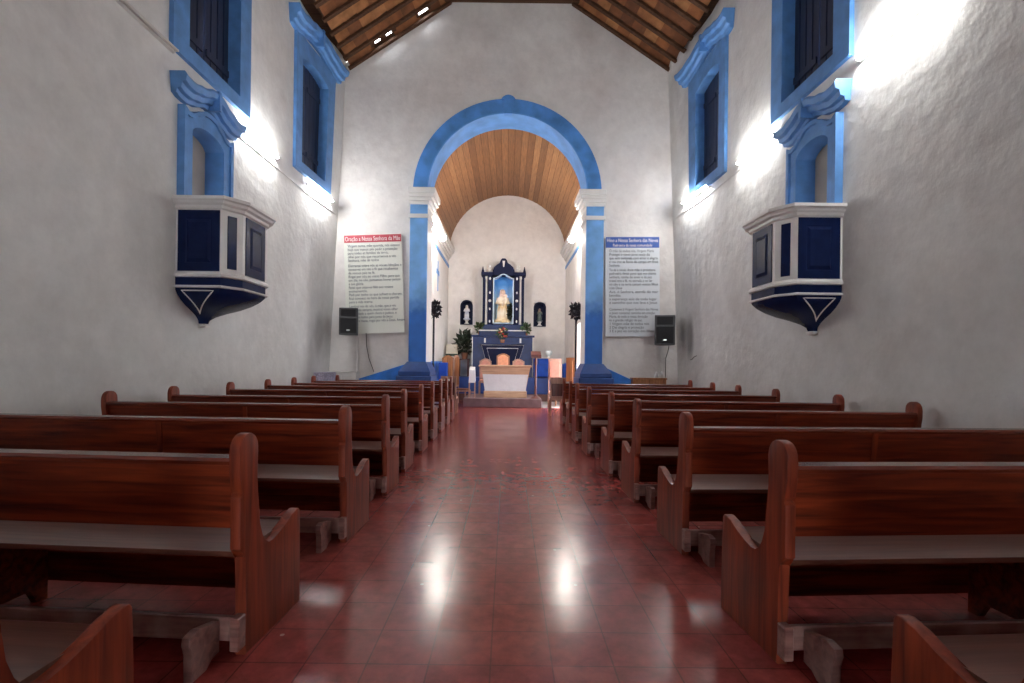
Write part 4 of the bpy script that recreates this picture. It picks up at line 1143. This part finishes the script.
chair('altar_chair', 'peach-backed chair behind the altar table, on the red ambo side', (.37, 16.3, .27), 0, .40, 1.20, PEACHP, PINE, False)
chair('high_back_chair', 'brown high-backed chair next to the chancel wall under the slatted basket', (-1.92, 16.2, 0), math.radians(20), .40, 1.56, BROWN, BROWN, False, padlow=.6)
chair('high_back_chair', 'brown high-backed chair beside the white-draped lectern', (-1.46, 15.75, 0), math.radians(70), .40, 1.56, BROWN, PINE, False, padlow=.6)
chair('high_back_chair', 'peach-pink high-backed chair by the blue-draped table', (1.43, 14.8, 0), math.radians(-6), .40, 1.48, PEACHP, PINE, False, padlow=.9, arched=False)
chair('high_back_chair', 'brown high-backed chair behind the peach-pink one, at the chancel door side', (1.80, 15.3, 0), math.radians(-60), .40, 1.52, BROWN, BROWN, False, padlow=.6, arched=False)
chair('chancel_chair', 'dark red low chair just inside the arch, by the white cabinet side pews', (-1.50, 12.75, 0), PI, .40, .98, REDW, PINE, False, padlow=.5, arched=False)
chair('chancel_chair', 'dark red low chair just inside the arch, by the brown bench side pews', (1.30, 12.75, 0), PI, .40, .98, REDW, PINE, False, padlow=.5, arched=False)
# blue stools against the side walls
for x, lb in ((-2.0, 'blue cloth-covered stool inside the arch by the chancel wall, red banner side'), (1.93, 'blue cloth-covered stool inside the arch near the chancel door')):
    r = thing('draped_stool', lb, 'stool', (x, 15.95 if x > 0 else 15.3, 0))
    yy = 15.95 if x > 0 else 15.3
    mk('cloth_cover', bx(x - .13, x + .13, yy - .15, yy + .15, .45, 1.32, bev=.02, seg=2), CLOTHB, r)
    for sx in (-.12, .08):
        for sy in (-.13, .09): mk('leg', bx(x + sx, x + sx + .04, yy + sy, yy + sy + .04, 0, .45), BROWN, r)
# white draped lectern
r = thing('draped_lectern', 'small white-draped lectern on thin pale legs beside the altar table', 'lectern', (-1.08, 14.95, .27))
bm = NB(); A = [bm.verts.new(p) for p in ((-1.17, 14.82, .72), (-.97, 14.82, .72), (-.97, 15.1, .78), (-1.17, 15.1, .78))]; B = [bm.verts.new(p) for p in ((-1.15, 14.86, 1.10), (-.99, 14.86, 1.10), (-.99, 15.1, 1.20), (-1.15, 15.1, 1.20))]
for i in range(4): bm.faces.new((A[i], A[(i+1) % 4], B[(i+1) % 4], B[i]))
bm.faces.new(A[::-1]); bm.faces.new(B)
mk('cloth_cover', bm, CLOTHW, r)
for sx in (-1.17, -1.0):
    for sy in (14.84, 15.05): mk('leg', bx(sx, sx + .025, sy, sy + .025, .27, .8), PINE, r)
mk('stretcher', bx(-1.15, -1.0, 14.845, 14.86, .42, .45), PINE, r)
# ambo
r = thing('ambo', 'slender red-brown reading stand with sloping book rest on the dais corner', 'lectern', (.86, 14.85, .27))
mk('foot', lathe(NB(), [(.15, 0), (.15, .02), (.08, .045), (.04, .07)], (.86, 14.85, .27), 16), REDW, r, 40)
mk('post', lathe(NB(), [(.035, .05), (.03, .3), (.042, .34), (.03, .38), (.03, 1.0), (.045, 1.05), (.03, 1.26)], (.86, 14.85, .27), 12), REDW, r, 40)
bm = NB(); prism(bm, [(14.68, 1.50), (14.68, 1.56), (15.02, 1.70), (15.02, 1.64)], 'x', .71, 1.01, .006); mk('book_rest', bm, REDW, r)
mk('book_ledge', bx(.71, 1.01, 14.655, 14.685, 1.49, 1.585), REDW, r)
# blue draped table with bowl on the predella
r = thing('draped_table', 'table in a deep blue drape right of the high altar', 'table', (1.2, 17.4, .82))
bm = NB(); box(bm, .93, 1.58, 17.15, 17.7, .84, 1.50, bev=.03, seg=2); mk('drape', bm, CLOTHB, r)
mk('lace_cover', bx(.86, 1.60, 17.08, 17.76, 1.50, 1.535, bev=.01), CLOTHW, r)
for x in (.98, 1.5): mk('leg', bx(x, x + .04, 17.2, 17.24, .82, .86), BROWN, r)
single('glass_bowl', lathe(NB(), [(.05, 0), (.055, .02), (.03, .05), (.10, .11), (.12, .18), (.105, .24), (.09, .25)], (1.47, 17.4, 1.535), 18), GLASS, 'pale glass bowl standing on the blue-draped table', 'bowl', smooth=50)
# dark bouquets on poles beside the piers
for x, y, lb in ((-2.0, 13.2, 'dark ruffled bouquet on a slim pole inside the arch, red banner side'), (1.86, 13.4, 'dark ruffled bouquet on a slim pole inside the arch, chancel door side')):
    r = thing('bouquet_stand', lb, 'bouquet stand', (x, y, 0), 'dark bouquets on poles inside the arch')
    mk('pole', tube(NB(), [(x, y, .03), (x, y, 2.6)], .028, 8), PLUM, r, 40)
    mk('foot', lathe(NB(), [(.13, 0), (.13, .02), (.05, .05), (.03, .08)], (x, y, 0), 14), PLUM, r, 40)
    bm = NB(); leaves(bm, (x, y, 2.76), .15, 260, .11, .0, 1.3); sphere(bm, (x, y, 2.74), .10, 1, 1, 1.3, 10); mk('bouquet', bm, PLUM, r)
# small white folded cloths lying on the front pew backs
single('folded_cloth', bx(-1.43, -1.31, 11.115, 11.19, .9155, .95, bev=.01), CLOTHW, 'small white folded cloth on the back rail of the pew closest to the altar', 'cloth')
single('folded_cloth', bx(1.27, 1.40, 10.59, 10.66, .9155, .945, bev=.01), CLOTHW, 'small white folded cloth on the back rail of the front right pew, aisle end', 'cloth')
# chancel spot bulbs under the cornice
for s, lb in ((-1, 'glowing bulb fitting under the chancel cornice, red banner side'), (1, 'glowing bulb fitting under the chancel cornice, chancel door side')):
    for yy in (14.4,):
        x = CX + s * (CW - .30)
        r = thing('bulb_lamp', lb, 'lamp', (CX + s * CW, yy, 5.0), 'bulbs under the chancel cornice')
        xs = sorted((CX + s * CW, CX + s * (CW - .32))); mk('lamp_holder', bx(xs[0], xs[1], yy - .02, yy + .02, 5.09, 5.12), BATTEN, r)
        bm = NB(); sphere(bm, (x, yy, 4.99), .10, n=16); mk('bulb', bm, BULB, r, 60)

# ------------------------------------------------------------------ world, camera
w = bpy.data.worlds.new('daylight'); scn.world = w; w.use_nodes = True
bg = w.node_tree.nodes['Background']; bg.inputs['Color'].default_value = (.92, .96, 1, 1); bg.inputs['Strength'].default_value = 8.0

cam = bpy.data.cameras.new('camera'); co = bpy.data.objects.new('camera', cam); COL.objects.link(co)
cam.sensor_width = 36; cam.lens = 490 / 1024 * 36
cam.shift_x = 4.5 / 1024; cam.shift_y = 20.5 / 1024
cam.clip_start = .05; cam.clip_end = 200
co.matrix_world = Matrix.Translation((0, 0, EYE)) @ Matrix.Rotation(PI/2, 4, 'X') @ Matrix.Rotation(.0122, 4, 'Z')
scn.camera = co
scn.view_settings.view_transform = 'Standard'
scn.view_settings.look = 'None'
scn.view_settings.exposure = 1.25
scn.cycles.use_denoising = True
scn.cycles.max_bounces = 10; scn.cycles.diffuse_bounces = 6
